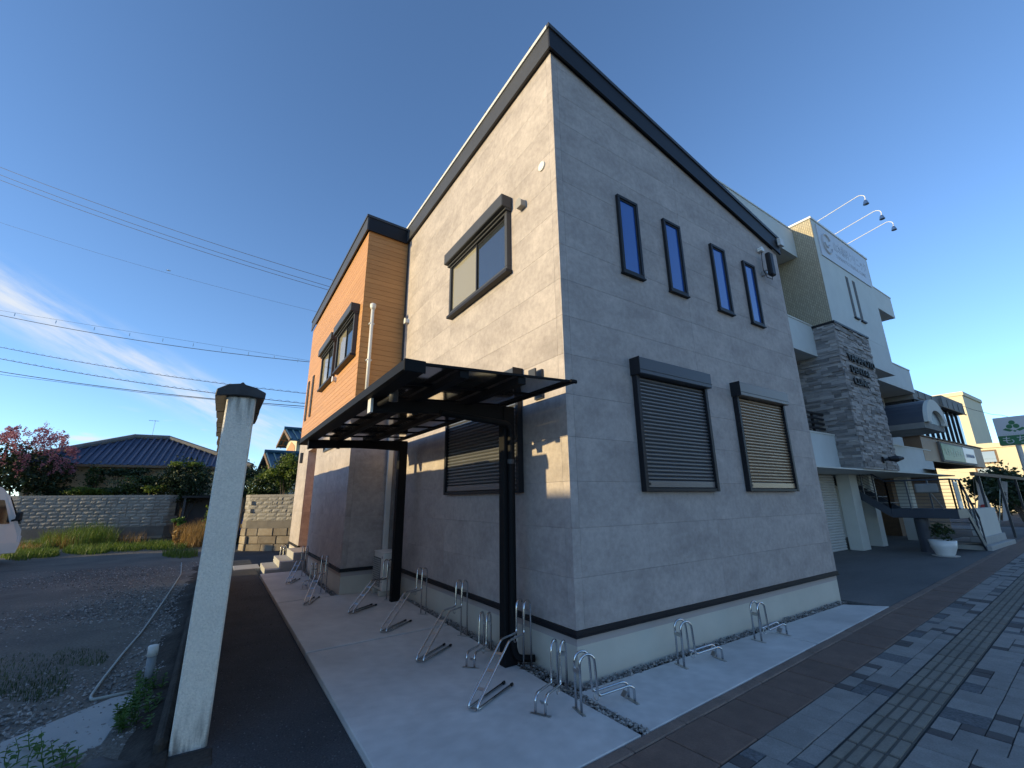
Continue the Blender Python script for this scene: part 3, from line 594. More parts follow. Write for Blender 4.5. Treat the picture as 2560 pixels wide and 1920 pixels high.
# ---------------------------------------------------------------- bicycle racks
def tube_mesh(path, gap, r=.0105, mat='chrome'):
    m = MB()
    m.tube(path, r, 8); me = bpy.data.meshes.new('tube'); me.from_pydata(m.v, [], m.f); me.materials.append(M[mat])
    for p in me.polygons: p.use_smooth = True
    return me
def prof(pts, r, n=5): return [(p.x, 0, p.z) for p in rounded([Vector((s, 0, z)) for s, z in pts], r, n)]
hoop = lambda z: [(0, .012), (0, z)]+[(.07-.07*math.cos(t), z+.07*math.sin(t)) for t in [math.pi*k/8 for k in range(1, 8)]]+[(.14, z)]
def hoop_path(z, tail, r):
    h = hoop(z); t = prof([h[-1]]+tail, r); return [(s, 0, zz) for s, zz in h[:-1]]+t
tall_path = hoop_path(.575, [(.145, .36), (.43, .375), (.93, .05), (.945, .014), (.40, .014)], .035)
low_path = hoop_path(.335, [(.155, .10), (.455, .13), (.50, .105), (.50, .012)], .035)
TALL = tube_mesh(tall_path, .08); LOW = tube_mesh(low_path, .08)
def part_mesh(m, mat):
    me = bpy.data.meshes.new('piece'); me.from_pydata(m.v, [], m.f); me.materials.append(M[mat]); return me
def plate_mesh(x):
    m = MB(); q = [(x-.013, -.085), (x+.013, -.085), (x+.016, 0), (x+.013, .085), (x-.013, .085), (x-.016, 0)]
    return part_mesh(m.prism([(a, b, .0) for a, b in q], (0, 0, .006)), 'steel')
PL0 = plate_mesh(0); PL5 = plate_mesh(.5)
CLIP = part_mesh(MB().box(-.012, .012, -.035, .035, -.003, .003), 'steel')
CLAMP = part_mesh(MB().box(-.006, .02, -.045, .045, 0, .03), 'steel')
RINGM = part_mesh(MB().tube(arc((0, 0, 0), (1, 0, 0), (0, 0, 1), .028, 0, 6.283, 12), .005, 6, False), 'steel')
CAPM = part_mesh(MB().tube([(0, 0, 0), (-.03, 0, 0)], .0135, 8), 'rubber')
STOP = part_mesh(MB().obox((0, 0, 0), (.018, 0, .018), (0, .028, 0), (-.003, 0, .003)), 'steel')
racks_g = 'stainless bicycle racks round the house'
def rack(kind, p0, ang, label):
    t = empty('bicycle_rack', (p0[0], p0[1], 0), label, 'bicycle rack', racks_g, ang)
    def q(name, me, loc, rot=None):
        o = bpy.data.objects.new(name, me); col.objects.link(o); o.parent = t; o.location = loc
        if rot: o.rotation_euler = rot
    for y in (-.042, .042): q('tube', TALL if kind == 'tall' else LOW, (0, y, 0))
    q('base_plate', PL0, (0, 0, 0)); q('clamp', CLAMP, (-.008, 0, .50 if kind == 'tall' else .27))
    if kind == 'tall':
        sl = -math.atan2(.325, .5)
        for s in (.55, .69, .83): q('cross_plate', CLIP, (s, 0, .375-(s-.43)*.65), (0, -sl, 0))
        q('lock_ring', RINGM, (.24, 0, .335)); q('cross_plate', CLIP, (.945, 0, .018))
        for y in (-.042, .042): q('end_cap', CAPM, (.41, y, .014))
    else:
        q('base_plate', PL5, (0, 0, 0)); q('wheel_stop', STOP, (.43, 0, .06)); q('lock_ring', RINGM, (.19, .03, .07))
def ang(a, b): return math.atan2(b[1]-a[1], b[0]-a[0])
rack('tall', (-.17, .55), R(180+27), 'tall slanted bicycle rack at the foot of the front canopy post')
rack('tall', (-.18, 1.89), R(180+34), 'tall slanted bicycle rack between the two canopy posts, nearer the camera')
rack('tall', (-.19, 3.16), R(180+36), 'tall slanted bicycle rack between the two canopy posts, nearer the outdoor unit')
rack('tall', (-.305, 4.40), R(180+37), 'tall slanted bicycle rack in front of the outdoor unit')
rack('tall', (-1.10, 5.67), R(180+64), 'tall slanted bicycle rack at the corner of the wing across the slab joint')
rack('tall', (-1.10, 7.87), R(180+64), 'tall slanted bicycle rack beside the entrance steps')
rack('low', (-.18, .01), R(180+30), 'low bicycle rack on the slab nearest the house corner')
rack('low', (-.22, 1.25), R(180+40), 'low bicycle rack just behind the front canopy post')
rack('low', (-1.08, 6.72), R(180+62), 'low bicycle rack between the two tall ones along the wing')
rack('low', (-.335, -.372), R(-12), 'low bicycle rack bridging the gravel gap in front of the house corner')
rack('low', (1.127, -.25), R(-12), 'low bicycle rack under the dark shuttered street window')
rack('low', (2.51, -.285), R(-5), 'low bicycle rack farthest along the street wall, at the slab joint')
rack('low', (-1.15, 11.15), R(180+60), 'small bicycle rack sunlit behind the entrance steps')

# ---------------------------------------------------------------- boundary wall (its white end faces the camera)
def stain(m):                     # soot under the cap tiles, splashed dirt at the foot
    n = m.node_tree.nodes; l = m.node_tree.links; b = n['Principled BSDF']; src = b.inputs['Base Color'].links[0].from_socket; g = n.new('ShaderNodeNewGeometry'); sp = n.new('ShaderNodeSeparateXYZ'); l.new(g.outputs['Position'], sp.inputs[0])
    def mr(i, a, b_): q = n.new('ShaderNodeMapRange'); q.interpolation_type = 'SMOOTHSTEP'; l.new(i, q.inputs['Value']); q.inputs['From Min'].default_value = a; q.inputs['From Max'].default_value = b_; return q.outputs[0]
    mp = n.new('ShaderNodeMapping'); mp.inputs['Scale'].default_value = (22, 22, 2.5); l.new(g.outputs['Position'], mp.inputs['Vector']); t = n.new('ShaderNodeTexNoise'); t.inputs['Scale'].default_value = 1; t.inputs['Detail'].default_value = 6; l.new(mp.outputs[0], t.inputs['Vector'])
    def mm(op, a, b_):
        q = n.new('ShaderNodeMath'); q.operation = op
        for i, x in enumerate((a, b_)):
            if isinstance(x, float): q.inputs[i].default_value = x
            else: l.new(x, q.inputs[i])
        return q.outputs[0]
    k = mm('MAXIMUM', mr(sp.outputs['Z'], 2.18, 2.5), mr(sp.outputs['Z'], .32, -.05)); f = mm('MULTIPLY', k, mr(t.outputs['Fac'], .38, .62)); f = mm('MULTIPLY', f, .75)
    mx = n.new('ShaderNodeMix'); mx.data_type = 'RGBA'; l.new(f, mx.inputs['Factor']); l.new(src, mx.inputs['A']); mx.inputs['B'].default_value = (.13, .11, .09, 1); l.new(mx.outputs['Result'], b.inputs['Base Color'])
stain(M['stucco'])
bw = empty('boundary_wall', (-2.865, 5.6, -.1), 'tall white stucco boundary wall seen end-on, capped with blackened tiles', 'wall')
PX0, PX1, PY = -2.975, -2.752, .86
MB().prism([(PX0, PY, -.09), (PX1, PY, -.09), (PX1-.008, PY, 2.49), (PX0+.002, PY, 2.485)], (0, 8.55, 0)).build('wall_body', 'stucco', bw, bevel=.012)
rg = random.Random(4)
cx_ = (PX0+PX1)/2-.002
y = PY-.035
for k in range(22):
    L = .392; dz = rg.uniform(-.012, .008); dx = rg.uniform(-.012, .012); yy = y+k*L
    pf = [(-.182+dx, 2.475), (-.176+dx, 2.535), (-.10+dx, 2.585), (-.02+dx, 2.60), (dx, 2.617), (.02+dx, 2.595), (.10+dx, 2.578), (.18+dx, 2.54), (.176+dx, 2.485), (.11+dx, 2.49), (.05, 2.498), (-.06, 2.496), (-.12+dx, 2.485)]
    MB().prism([(cx_+a, yy, z+dz) for a, z in pf], (0, L-.008, 0)).build('cap_tile', 'captile', bw, bevel=.006)
kb = MB(); n = 40
MB().box(-3.12, -2.70, .55, .84, -.2, -.045).build('broken_footing', 'dirt', bw, bevel=.03)
MB().box(PX0-.09, PX0-.012, PY+.02, 9.35, -.2, .05).build('footing', 'dirt', bw, bevel=.03)
# ---------------------------------------------------------------- foliage helpers
def leaves(m, c, rad, n, size, rg, clumps=26, shell=.55, spread=.33, flat=.0):
    c = Vector(c); cs = []
    for _ in range(clumps):
        d = Vector((rg.gauss(0, 1), rg.gauss(0, 1), rg.gauss(0, 1))).normalized(); k = shell+(1-shell)*rg.random()
        cs.append((Vector((d.x*rad[0], d.y*rad[1], d.z*rad[2]))*k, rg.uniform(.6, 1.25)))
    for _ in range(n):
        q, s = rg.choice(cs); p = c+q+Vector((rg.gauss(0, spread*rad[0]*s), rg.gauss(0, spread*rad[1]*s), rg.gauss(0, spread*rad[2]*s)))*.62
        a = Vector((rg.gauss(0, 1), rg.gauss(0, 1), rg.gauss(0, .7))).normalized(); b = a.cross(Vector((rg.gauss(0, 1), rg.gauss(0, 1), rg.gauss(0, 1)))).normalized()
        L = size*rg.uniform(.6, 1.4); w = L*.42; t = a.cross(b)*L*.12
        m.add([p-a*L*.5, p+b*w-t, p+a*L*.5, p-b*w-t], [(0, 1, 2), (0, 2, 3)])
    return cs
def shrub(name, c, rad, n, size, mat, label, seed, cat='shrub', stems=True, extra=None, ground=None, **kw):
    rad = tuple(q_*.82 for q_ in rad); rg = random.Random(seed); c = Vector(c); gz = ground if ground is not None else c.z-rad[2]*1.1
    t = empty(name, (c.x, c.y, gz), label, cat)
    m = MB(); cs = leaves(m, c, rad, n, size, rg, **kw); m.build('foliage', mat, t, kind='stuff')
    s = MB()
    for q, _ in cs[:9]:
        s.tube([(c.x+rg.uniform(-.06, .06), c.y+rg.uniform(-.06, .06), gz), (c.x+q.x*.4, c.y+q.y*.4, (gz+c.z)/2+q.z*.3), tuple(c+q*.85)], [.035, .022, .008], 5)
    s.build('stems', 'bark', t, kind='stuff')
    if extra:
        m2 = MB(); leaves(m2, Vector(extra[0]), extra[1], extra[2], extra[3], rg, clumps=extra[5] if len(extra) > 5 else 18, shell=.7); m2.build(extra[6] if len(extra) > 6 else 'sun_tinted_shoots', extra[4], t, kind='stuff')  # paler leaf colour stands in for sun catching the shrub
    return t
def blades(m, pts, rg, h0, h1, w, lean=.5):
    for (x, y, z) in pts:
        h = rg.uniform(h0, h1); a = rg.uniform(0, 6.28); d = Vector((math.cos(a), math.sin(a), 0)); s = Vector((-d.y, d.x, 0))*w*rg.uniform(.6, 1.3); l = rg.uniform(.1, lean)*h
        p = Vector((x, y, z)); q = p+d*l*.35+Vector((0, 0, h*.6)); e = p+d*l*1.1+Vector((0, 0, h))
        m.add([p-s, p+s, q+s*.7, q-s*.7, e], [(0, 1, 2, 3), (3, 2, 4)])

# ---------------------------------------------------------------- near left: hose, pipe, weeds, drain cover
hz = -.075
hp = [onz(u, v, hz) for u, v in ((454, 1407), (452, 1436), (405, 1508), (354, 1580), (304, 1638), (253, 1703), (226, 1742), (228, 1750), (275, 1740), (336, 1727))]
MB().tube(rounded(hp, .12, 5), .0125, 8).build('garden_hose', 'hose', smooth=True, label='pale grey garden hose lying in a long curve across the gravel', cat='hose')
pv = empty('standpipe', onz(365, 1729, -.12), 'short grey plastic pipe with a pale cap standing beside the boundary wall', 'pipe')
b_ = onz(366, 1727, -.12)
MB().tube([b_, b_+Vector((-.005, 0, .31))], .038, 16).build('pipe', 'pvc', pv, smooth=True)
MB().tube([b_+Vector((-.005, 0, .30)), b_+Vector((-.007, 0, .385)), b_+Vector((-.007, 0, .392))], [.043, .043, .036], 16).build('cap', 'offwhite', pv, smooth=True)
cv = [onz(u, v, -.085) for u, v in ((347, 1732), (278, 1746), (0, 1858), (-60, 1945), (60, 1945), (255, 1862))]
MB().prism([(p.x, p.y, -.13) for p in cv], (0, 0, .05)).build('drain_cover', 'slabe', label='flat concrete slab edging the gravel at the lower left', cat='concrete slab', bevel=.008)
tp = MB(); q = [onz(u, v, -.03) for u, v in ((170, 1905), (230, 1880), (300, 1868), (360, 1872), (372, 1900), (330, 1935), (200, 1960))]
c_ = sum(q, Vector())/len(q); rg = random.Random(2)
tp.add([(p.x, p.y, -.12) for p in q]+[(c_.x*.45+p.x*.55, c_.y*.45+p.y*.55, rg.uniform(-.07, -.03)) for p in q]+[(c_.x, c_.y, -.045)], [(i, (i+1) % 7, 7+(i+1) % 7, 7+i) for i in range(7)]+[(7+i, 7+(i+1) % 7, 14) for i in range(7)])
tp.build('plastic_sheet', 'tarp', label='crumpled black sheet on the ground at the lower left edge', cat='sheet', smooth=True)
def weed(label, spots, h, n, seed, size=.05):
    rg = random.Random(seed); c = sum((Vector(p) for p in spots), Vector())/len(spots)
    t = empty('weed', c, label, 'weed'); st_ = MB(); lf = MB()
    for p in spots:
        p = Vector(p); top = p+Vector((rg.uniform(-.05, .05), rg.uniform(-.05, .05), h*rg.uniform(.6, 1.15))); mid = (p+top)/2+Vector((rg.uniform(-.02, .02), rg.uniform(-.02, .02), 0))
        st_.tube([p, mid, top], [.004, .003, .0015], 5)
        for k in range(n):
            f = .15+.85*k/n; o = p.lerp(top, f); a = k*2.4+rg.uniform(-.4, .4); L = size*rg.uniform(.7, 1.3)*(1.15-.55*f); d = Vector((math.cos(a), math.sin(a), rg.uniform(-.1, .75))).normalized(); s = d.cross(Vector((0, 0, 1))).normalized()*L*.3; u = Vector((0, 0, L*.12))
            lf.add([o, o+d*L*.35+s+u, o+d*L*.75+s*.7+u*.6, o+d*L, o+d*L*.75-s*.7+u*.6, o+d*L*.35-s+u, o+d*L*.5], [(0, 1, 6), (1, 2, 6), (2, 3, 6), (3, 4, 6), (4, 5, 6), (5, 0, 6)])
    st_.build('stems', 'weed', t, kind='stuff'); lf.build('leaf', 'weed', t, kind='stuff'); return t
rg = random.Random(12)
sp = [tuple(onz(u+rg.uniform(-38, 30), v+rg.uniform(-40, 30), -.09)) for u, v in ((330, 1810),)*20+((360, 1760),)*7+((385, 1735),)*6]
weed('bushy green weed growing against the foot of the boundary wall', sp, .17, 13, 13, .05)
sp = [tuple(onz(u, v, -.09)) for u, v in ((40, 1915), (65, 1935), (90, 1900), (110, 1925), (135, 1910), (150, 1930), (165, 1905), (20, 1935), (180, 1935), (75, 1880))]
weed('tall leafy weed in the lower left corner', sp, .17, 9, 14, .055)
# dark soil bank along the wall, and thin grass on the lot
bk = MB(); rg = random.Random(6); n = 60
for i in range(n+1):
    y = .45+i*(11.6/n); w = .30+.05*math.sin(y*2.1)+rg.uniform(-.04, .04); h = .0+rg.uniform(-.02, .03)
    bk.v += [(PX0-w-.08, y, -.115), (PX0-w*.55, y, -.07+h), (PX0-.01, y, -.03+h), (PX0+.02, y, -.12)]
for i in range(n):
    for j in range(3): a = i*4+j; bk.f.append((a, a+4, a+5, a+1))
bk.build('soil_bank', 'dirt', kind='structure', smooth=True)
gm = MB(); rg = random.Random(21)
def gpatch(m, u, v, ru, rv, n, h0, h1, w, z=-.1):
    pts = []
    for _ in range(n):
        a = rg.uniform(0, 6.28); k = math.sqrt(rg.random()); p = onz(u+ru*k*math.cos(a), v+rv*k*math.sin(a), z); pts.append(tuple(p))
    blades(m, pts, rg, h0, h1, w)
gpatch(gm, 70, 1700, 110, 60, 1500, .02, .07, .003); gpatch(gm, 200, 1650, 70, 22, 700, .02, .07, .003)
gm.build('sparse_grass', 'leafm', label='sparse dark grass creeping through the near gravel', cat='grass', kind='stuff')
gm = MB()
for u, v, ru, rv, n in ((90, 1388, 60, 8, 2000), (215, 1380, 60, 8, 2400), (300, 1374, 60, 8, 2400), (385, 1368, 50, 9, 2000), (430, 1368, 40, 8, 900), (40, 1395, 40, 8, 800), (450, 1390, 45, 8, 1000)):
    gpatch(gm, u, v, ru, rv, int(n*.6), .07, .30, .009)
gm.build('verge_grass', 'grass', label='bright sunlit grass along the far edge of the gravel lot', cat='grass', kind='stuff')
gm = MB()
for u, v, ru, rv, n, h in ((165, 1366, 70, 7, 900, .75), (210, 1360, 60, 6, 900, 1.0), (250, 1362, 45, 5, 500, .8), (90, 1372, 40, 6, 350, .45)): gpatch(gm, u, v, ru, rv, n, .4*h, 1.1*h, .008)
gm.build('tall_grass', 'grass', label='tall tufts of yellow-green grass in front of the block wall', cat='grass', kind='stuff')
gm = MB()
for u, v, ru, rv, n, h in ((150, 1366, 45, 7, 900, .55), (250, 1360, 60, 5, 500, .5), (60, 1378, 40, 6, 400, .35), (470, 1362, 42, 9, 1100, .95), (500, 1360, 22, 8, 500, 1.1), (330, 1362, 40, 5, 160, .6)): gpatch(gm, u, v, ru, rv, n, .3*h, 1.05*h, .009)
gm.build('dry_weeds', 'straw', label='dry brown weeds standing beside the boundary wall and among the grass', cat='weeds', kind='stuff')
p = onz(442, 1375, -.1)
t = empty('tall_weed', p, 'single tall weed with a bright green head before the block wall opening', 'weed'); m = MB(); rg = random.Random(5)
MB().tube([p, p+Vector((-.05, 0, .5)), p+Vector((-.12, 0, .98))], [.014, .012, .006], 6).build('stem', 'straw', t)
leaves(m, p+Vector((-.12, 0, 1.05)), (.17, .17, .13), 260, .09, rg, 10); m.build('head', 'weed', t)
m = MB(); leaves(m, p+Vector((-.06, 0, .55)), (.12, .12, .35), 160, .08, rg, 14); m.build('dry_leaves', 'straw', t)
p = onz(520, 1362, -.1); shrub('shrub', p+Vector((0, 0, 1.0)), (.35, .35, .7), 700, .09, 'leafy', 'loose yellow-green bush rising beside the boundary wall', 31, ground=-.12)

# ---------------------------------------------------------------- split-face block walls
def split_block(L, H, T, seed):
    rg = random.Random(seed); m = MB(); nx_, nz_ = 4, 2; g_ = {}
    for j in range(nz_+1):
        for i in range(nx_+1):
            e = i in (0, nx_) or j in (0, nz_); g_[i, j] = len(m.v); m.v.append((-L/2+L*i/nx_, -(0 if e else rg.uniform(.010, .034)), H*j/nz_))
    for j in range(nz_):
        for i in range(nx_): m.f.append((g_[i, j], g_[i+1, j], g_[i+1, j+1], g_[i, j+1]))
    k = len(m.v); m.v += [(-L/2, T, 0), (L/2, T, 0), (L/2, T, H), (-L/2, T, H)]
    bt = [g_[i, 0] for i in range(nx_+1)]; tp_ = [g_[i, nz_] for i in range(nx_+1)]
    m.f += [tuple([k, k+1]+bt[::-1]), tuple([k+3]+tp_+[k+2]), (k, g_[0, 0], g_[0, 1], g_[0, 2], k+3), (k+1, k+2, g_[nx_, 2], g_[nx_, 1], g_[nx_, 0])]
    me = bpy.data.meshes.new('block'); me.from_pydata(m.v, [], m.f); me.materials.append(M['block']); return me
BL = [split_block(.385, .138, .12, k) for k in range(5)]; BH = [split_block(.19, .138, .12, k+9) for k in range(3)]
def block_wall(name, label, path, z_st, rows_st, z_pl, z_bl, courses, seed):
    P = [Vector((x, y, 0)) for x, y in path]; mid = (P[0]+P[-1])/2; mid.z = z_st
    t = empty(name, mid, label, 'wall'); rg = random.Random(seed)
    seg = [(P[i+1]-P[i]).length for i in range(len(P)-1)]; tot = sum(seg)
    def pos(s):
        for i, L in enumerate(seg):
            if s <= L or i == len(seg)-1: d = (P[i+1]-P[i]).normalized(); return P[i]+d*s, d
            s -= L
    def strip(m, z0, z1, off, th):
        for i in range(len(P)-1):
            d = (P[i+1]-P[i]).normalized(); n = Vector((d.y, -d.x, 0)); a, b = P[i]+n*off, P[i+1]+n*off
            m.prism([(a.x, a.y, z0), (b.x, b.y, z0), (b.x, b.y, z1), (a.x, a.y, z1)], -n*th)
    m = MB(); strip(m, z_st, z_bl+courses*.15+.0, -.02, .12); m.build('backing', 'blockj', t)
    m = MB(); strip(m, z_pl, z_bl-.005, .015, .1); m.build('plinth', 'plinth', t)
    m = MB(); strip(m, z_bl+courses*.15, z_bl+courses*.15+.1, .01, .16); m.build('coping', 'block', t)
    for j in range(courses):
        s = .0 if j % 2 else -.2; z = z_bl+j*.15
        while s < tot:
            half = rg.random() < .18; L = .2 if half else .4
            c = s+L/2
            if c > .02 and c < tot-.02:
                p, d = pos(c); me = rg.choice(BH if half else BL); inst('block', me, (p.x, p.y, z+.004), t, rot=(0, 0, math.atan2(d.y, d.x)))
            s += L
    hh = (z_pl-z_st)/rows_st
    for j in range(rows_st):
        s = 0
        while s < tot:
            L = rg.uniform(.38, .75); L = min(L, tot-s)
            if L < .1: break
            p, d = pos(s+L/2); n = Vector((d.y, -d.x, 0)); z = z_st+j*hh
            MB().obox((p.x+n.x*.0, p.y+n.y*.0, z+hh/2), d*(L/2-.008), n*rg.uniform(.03, .05), (0, 0, hh/2-.008)).build('stone', 'ashlar', t, bevel=.018)
            s += L
    return t
import math as _m
lw = [(-13.6, 26.1), (-10.3, 25.0), (-7.4, 24.4), (-5.6, 24.1), (-4.95, 24.2), (-4.62, 24.6)]
block_wall('garden_wall', 'long grey block garden wall behind the grass verge', lw, -.15, 1, .12, .55, 9, 41)
rw = [(-1.98, 17.55), (-1.86, 17.15), (-1.2, 16.6), (.4, 15.5), (3., 13.7)]
block_wall('garden_wall', 'sunlit block garden wall on buff stones beside the wing of the house', rw, -.25, 3, .63, .90, 6, 43)

# ---------------------------------------------------------------- garden house with hipped blue tile roof
zE, zR = 3.6, 5.4
EL, ER, RL, RR = onz(0, 1157, zE), onz(630, 1169, zE), onz(340, 1095, zR), onz(424, 1099, zR)
ev = (ER-EL).normalized(); nb = Vector((-ev.y, ev.x, 0))           # away from camera
BLk, BRk = EL+nb*7.2, ER+nb*7.2
gh = empty('garden_house', (EL+ER)/2-Vector((0, 0, zE)), 'low house with a dark blue hipped tile roof behind the garden wall', 'house')
rf = MB().add([EL, ER, RR, RL, BRk, BLk], [(0, 1, 2, 3), (1, 4, 2), (4, 5, 3, 2), (5, 0, 3), (0, 5, 4, 1)]).build('roof', 'roofblue', gh)
def on_roof(a, t):      # a along the eave 0..1, t up the slope 0..1 (front slope, parallel to the eave normal)
    return EL.lerp(ER, a), None
L_e = (ER-EL).length; aL = (RL-EL).dot(ev); aR = (RR-EL).dot(ev); dp_ = (RL-EL).dot(nb)
nrib = 34
for k in range(nrib):
    s = (k+.5)*L_e/nrib; t = min(1, s/aL, (L_e-s)/(L_e-aR))
    if t < .05: continue
    a = EL+ev*s; b = a+nb*dp_*t+Vector((0, 0, (zR-zE)*t)); up = Vector((0, 0, .05))
    MB().tube([a+up*.5, b+up*.5], .055, 6).build('tile_row', 'roofblue', rf)
for a, b in ((EL, RL), (RL, RR), (RR, ER)): MB().tube([a+Vector((0, 0, .08)), b+Vector((0, 0, .10))], .15, 8).build('ridge', 'ridge', rf)
MB().bar(EL-nb*.04+Vector((0, 0, -.05)), ER-nb*.04+Vector((0, 0, -.05)), .1, .12).build('gutter', 'timber', rf)
w0, w1 = EL+nb*.7+ev*.7, ER+nb*.7-ev*.7
MB().prism([(w0.x, w0.y, -.1), (w1.x, w1.y, -.1), (w1.x, w1.y, zE-.02), (w0.x, w0.y, zE-.02)], nb*5.8).build('wall', 'beige', gh)
for s in (2.6, 4.4, 6.2, 9.2):
    a = w0+ev*s-nb*.03; wd = MB().prism([(a.x, a.y, .6), (a.x+ev.x*1.5, a.y+ev.y*1.5, .6), (a.x+ev.x*1.5, a.y+ev.y*1.5, 2.35), (a.x, a.y, 2.35)], nb*.06).build('window', 'offwhite', gh)
    a = a-nb*.012+ev*.06; MB().prism([(a.x, a.y, .68), (a.x+ev.x*1.38, a.y+ev.y*1.38, .68), (a.x+ev.x*1.38, a.y+ev.y*1.38, 2.28), (a.x, a.y, 2.28)], nb*.02).build('pane', 'glass', wd)
am = RL.lerp(RR, .45)
ta = empty('roof_antenna', am, 'thin television antenna on the blue hipped roof', 'antenna')
MB().tube([am, am+Vector((.02, 0, 1.15))], .015, 5).build('mast', 'steel', ta)
x = MB()
for k in range(4): x.tube([am+Vector((-.25+.12*k, -.12, 1.1)), am+Vector((-.25+.12*k, .12, 1.1))], .008, 4)
x.tube([am+Vector((-.3, 0, 1.1)), am+Vector((.2, 0, 1.1))], .01, 4).build('elements', 'steel', ta)

def gable_house(name, label, A, Lt, Rt, L, wallmat, wallmat2, zb, over=.55):
    A, Lt, Rt = Vector(A), Vector(Lt), Vector(Rt); Lt.z = Rt.z = (Lt.z+Rt.z)/2
    w = Rt-Lt; w.z = 0; ax = Vector((-w.y, w.x, 0)).normalized()
    if ax.dot(RT) < 0: ax = -ax
    m = (Lt+Rt)/2; A = Vector((m.x, m.y, A.z)); t = empty(name, (m.x+ax.x*L/2, m.y+ax.y*L/2, zb), label, 'house')
    rf = MB(); th = Vector((0, 0, -.10))
    for a, b in ((A, Lt), (A, Rt)): rf.add([a, b, b+ax*L, a+ax*L, a+th, b+th, b+th+ax*L, a+th+ax*L], [(0, 1, 2, 3), (7, 6, 5, 4), (0, 4, 5, 1), (1, 5, 6, 2), (2, 6, 7, 3)])
    rf = rf.build('roof', 'roofteal', t)
    n = int(L/.42)
    for k in range(n+1):
        o = ax*(.08+k*.42); MB().tube([A+o+Vector((0, 0, .03)), Rt+o+Vector((0, 0, .03))], .06, 6).build('tile_row', 'roofteal', rf)
    MB().tube([A+Vector((0, 0, .1))-ax*.05, A+ax*L+Vector((0, 0, .1))], .13, 8).build('ridge', 'roofteal', rf)
    for b in (Lt, Rt): MB().bar(A+th*.6-ax*.02, b+th*.6-ax*.02, .06, .2).build('bargeboard', 'timber', rf)
    for k in range(3):
        f = (k+.6)/3.2; p = A.lerp(Lt, f)+th*1.4; MB().bar(p, p+ax*over, .08, .08).build('purlin_end', 'timber', rf)
    MB().bar(A.lerp(Lt, .1)+th*1.2+ax*over*.5, Lt+th*1.2+ax*over*.5, .06, .05).build('rafter', 'timber', rf)
    A2 = A+th+ax*over; l2 = A2.lerp(Lt+th+ax*over, .72); r2 = A2.lerp(Rt+th+ax*over, .72)
    MB().prism([(l2.x, l2.y, zb), (r2.x, r2.y, zb), tuple(r2), tuple(A2), tuple(l2)], ax*(L-over)).build('wall', wallmat, t)
    if wallmat2:
        a3 = (l2+A2)/2; MB().prism([l2.lerp(r2, .12)+Vector((0, 0, -2.2))-ax*.03, r2.lerp(l2, .12)+Vector((0, 0, -2.2))-ax*.03, r2.lerp(l2, .12)+Vector((0, 0, -.5))-ax*.03, A2+Vector((0, 0, -.75))-ax*.03, l2.lerp(r2, .12)+Vector((0, 0, -.5))-ax*.03], ax*.028).build('gable_panel', wallmat2, t)
        rr = r2+ax*1.0+w.normalized()*.01; wn = w.normalized()
        wd = MB().prism([rr+Vector((0, 0, -1.3)), rr+ax*1.2+Vector((0, 0, -1.3)), rr+ax*1.2+Vector((0, 0, -.45)), rr+Vector((0, 0, -.45))], wn*.05).build('window', 'timber', t)
        rr = rr+wn*.05+ax*.06; MB().prism([rr+Vector((0, 0, -1.24)), rr+ax*1.08+Vector((0, 0, -1.24)), rr+ax*1.08+Vector((0, 0, -.51)), rr+Vector((0, 0, -.51))], wn*.01).build('pane', 'glass', wd)
    return t
gable_house('tile_roof_house', 'upper gable house with teal tiles and salmon wall beyond the wing', at(712, 1072, 30.6), at(692, 1116, 32.5), at(726, 1098, 28.8), 8, 'cream', 'orangew', -.2)
gable_house('tile_roof_house', 'lower gable house with teal tiles half hidden by shrubs', at(662, 1131, 27.3), at(640, 1185, 29.7), at(676, 1172, 25.0), 5.5, 'cream', None, -.2)

# ---------------------------------------------------------------- garden trees and shrubs
mc = at(62, 1150, 20.6)
t = empty('crape_myrtle', (mc.x, mc.y, .0), 'crape myrtle tree covered in pink blossom at the left edge', 'tree'); rg = random.Random(51)
m = MB(); leaves(m, mc+Vector((0, 0, -.45)), (1.55, 1.3, 1.15), 6500, .12, rg, 45); m.build('crown', 'leafd', t)
m = MB()
for _ in range(150):
    a = rg.uniform(0, 6.28); e = rg.uniform(-.35, 1.35); q = mc+Vector((math.cos(a)*math.cos(e)*1.75, math.sin(a)*math.cos(e)*1.4, math.sin(e)*1.55-.15))*1.0
    leaves(m, q, (.20, .20, .26), 62, .06, rg, 5)
for u, v in ((106, 1070), (150, 1095), (35, 1072), (158, 1090), (128, 1122), (18, 1095)): leaves(m, at(u, v, 20.3), (.22, .22, .34), 160, .06, rg, 8)
m.build('blossom', 'pink', t)
m = MB()
for k in range(7):
    a = rg.uniform(0, 6.28); m.tube([(mc.x+.1*math.cos(a), mc.y+.1*math.sin(a), 0), (mc.x+.3*math.cos(a), mc.y+.3*math.sin(a), 1.8), (mc.x+1.0*math.cos(a), mc.y+.9*math.sin(a), 3.6)], [.06, .045, .015], 6)
m.build('trunk', 'bark', t)
shrub('shrub', at(466, 1205, 22.2), (1.35, 1.2, 1.15), 6500, .10, 'leafd', 'big rounded dark evergreen beside the gap in the garden wall', 52, ground=0, clumps=60, extra=(at(468, 1160, 22.0), (.75, .6, .12), 500, .09, 'leafy', 16))
shrub('shrub', at(322, 1181, 22.8), (.95, .7, .30), 2300, .09, 'leafd', 'flat-topped clipped pine in front of the blue-roofed house', 53, ground=0, clumps=30)
shrub('shrub', at(362, 1213, 21.6), (1.45, .8, .55), 3800, .09, 'leafm', 'wide green shrub leaning over the middle of the garden wall', 54, ground=0, clumps=40, extra=(at(385, 1222, 21.0), (.5, .3, .2), 160, .09, 'leafy', 12))
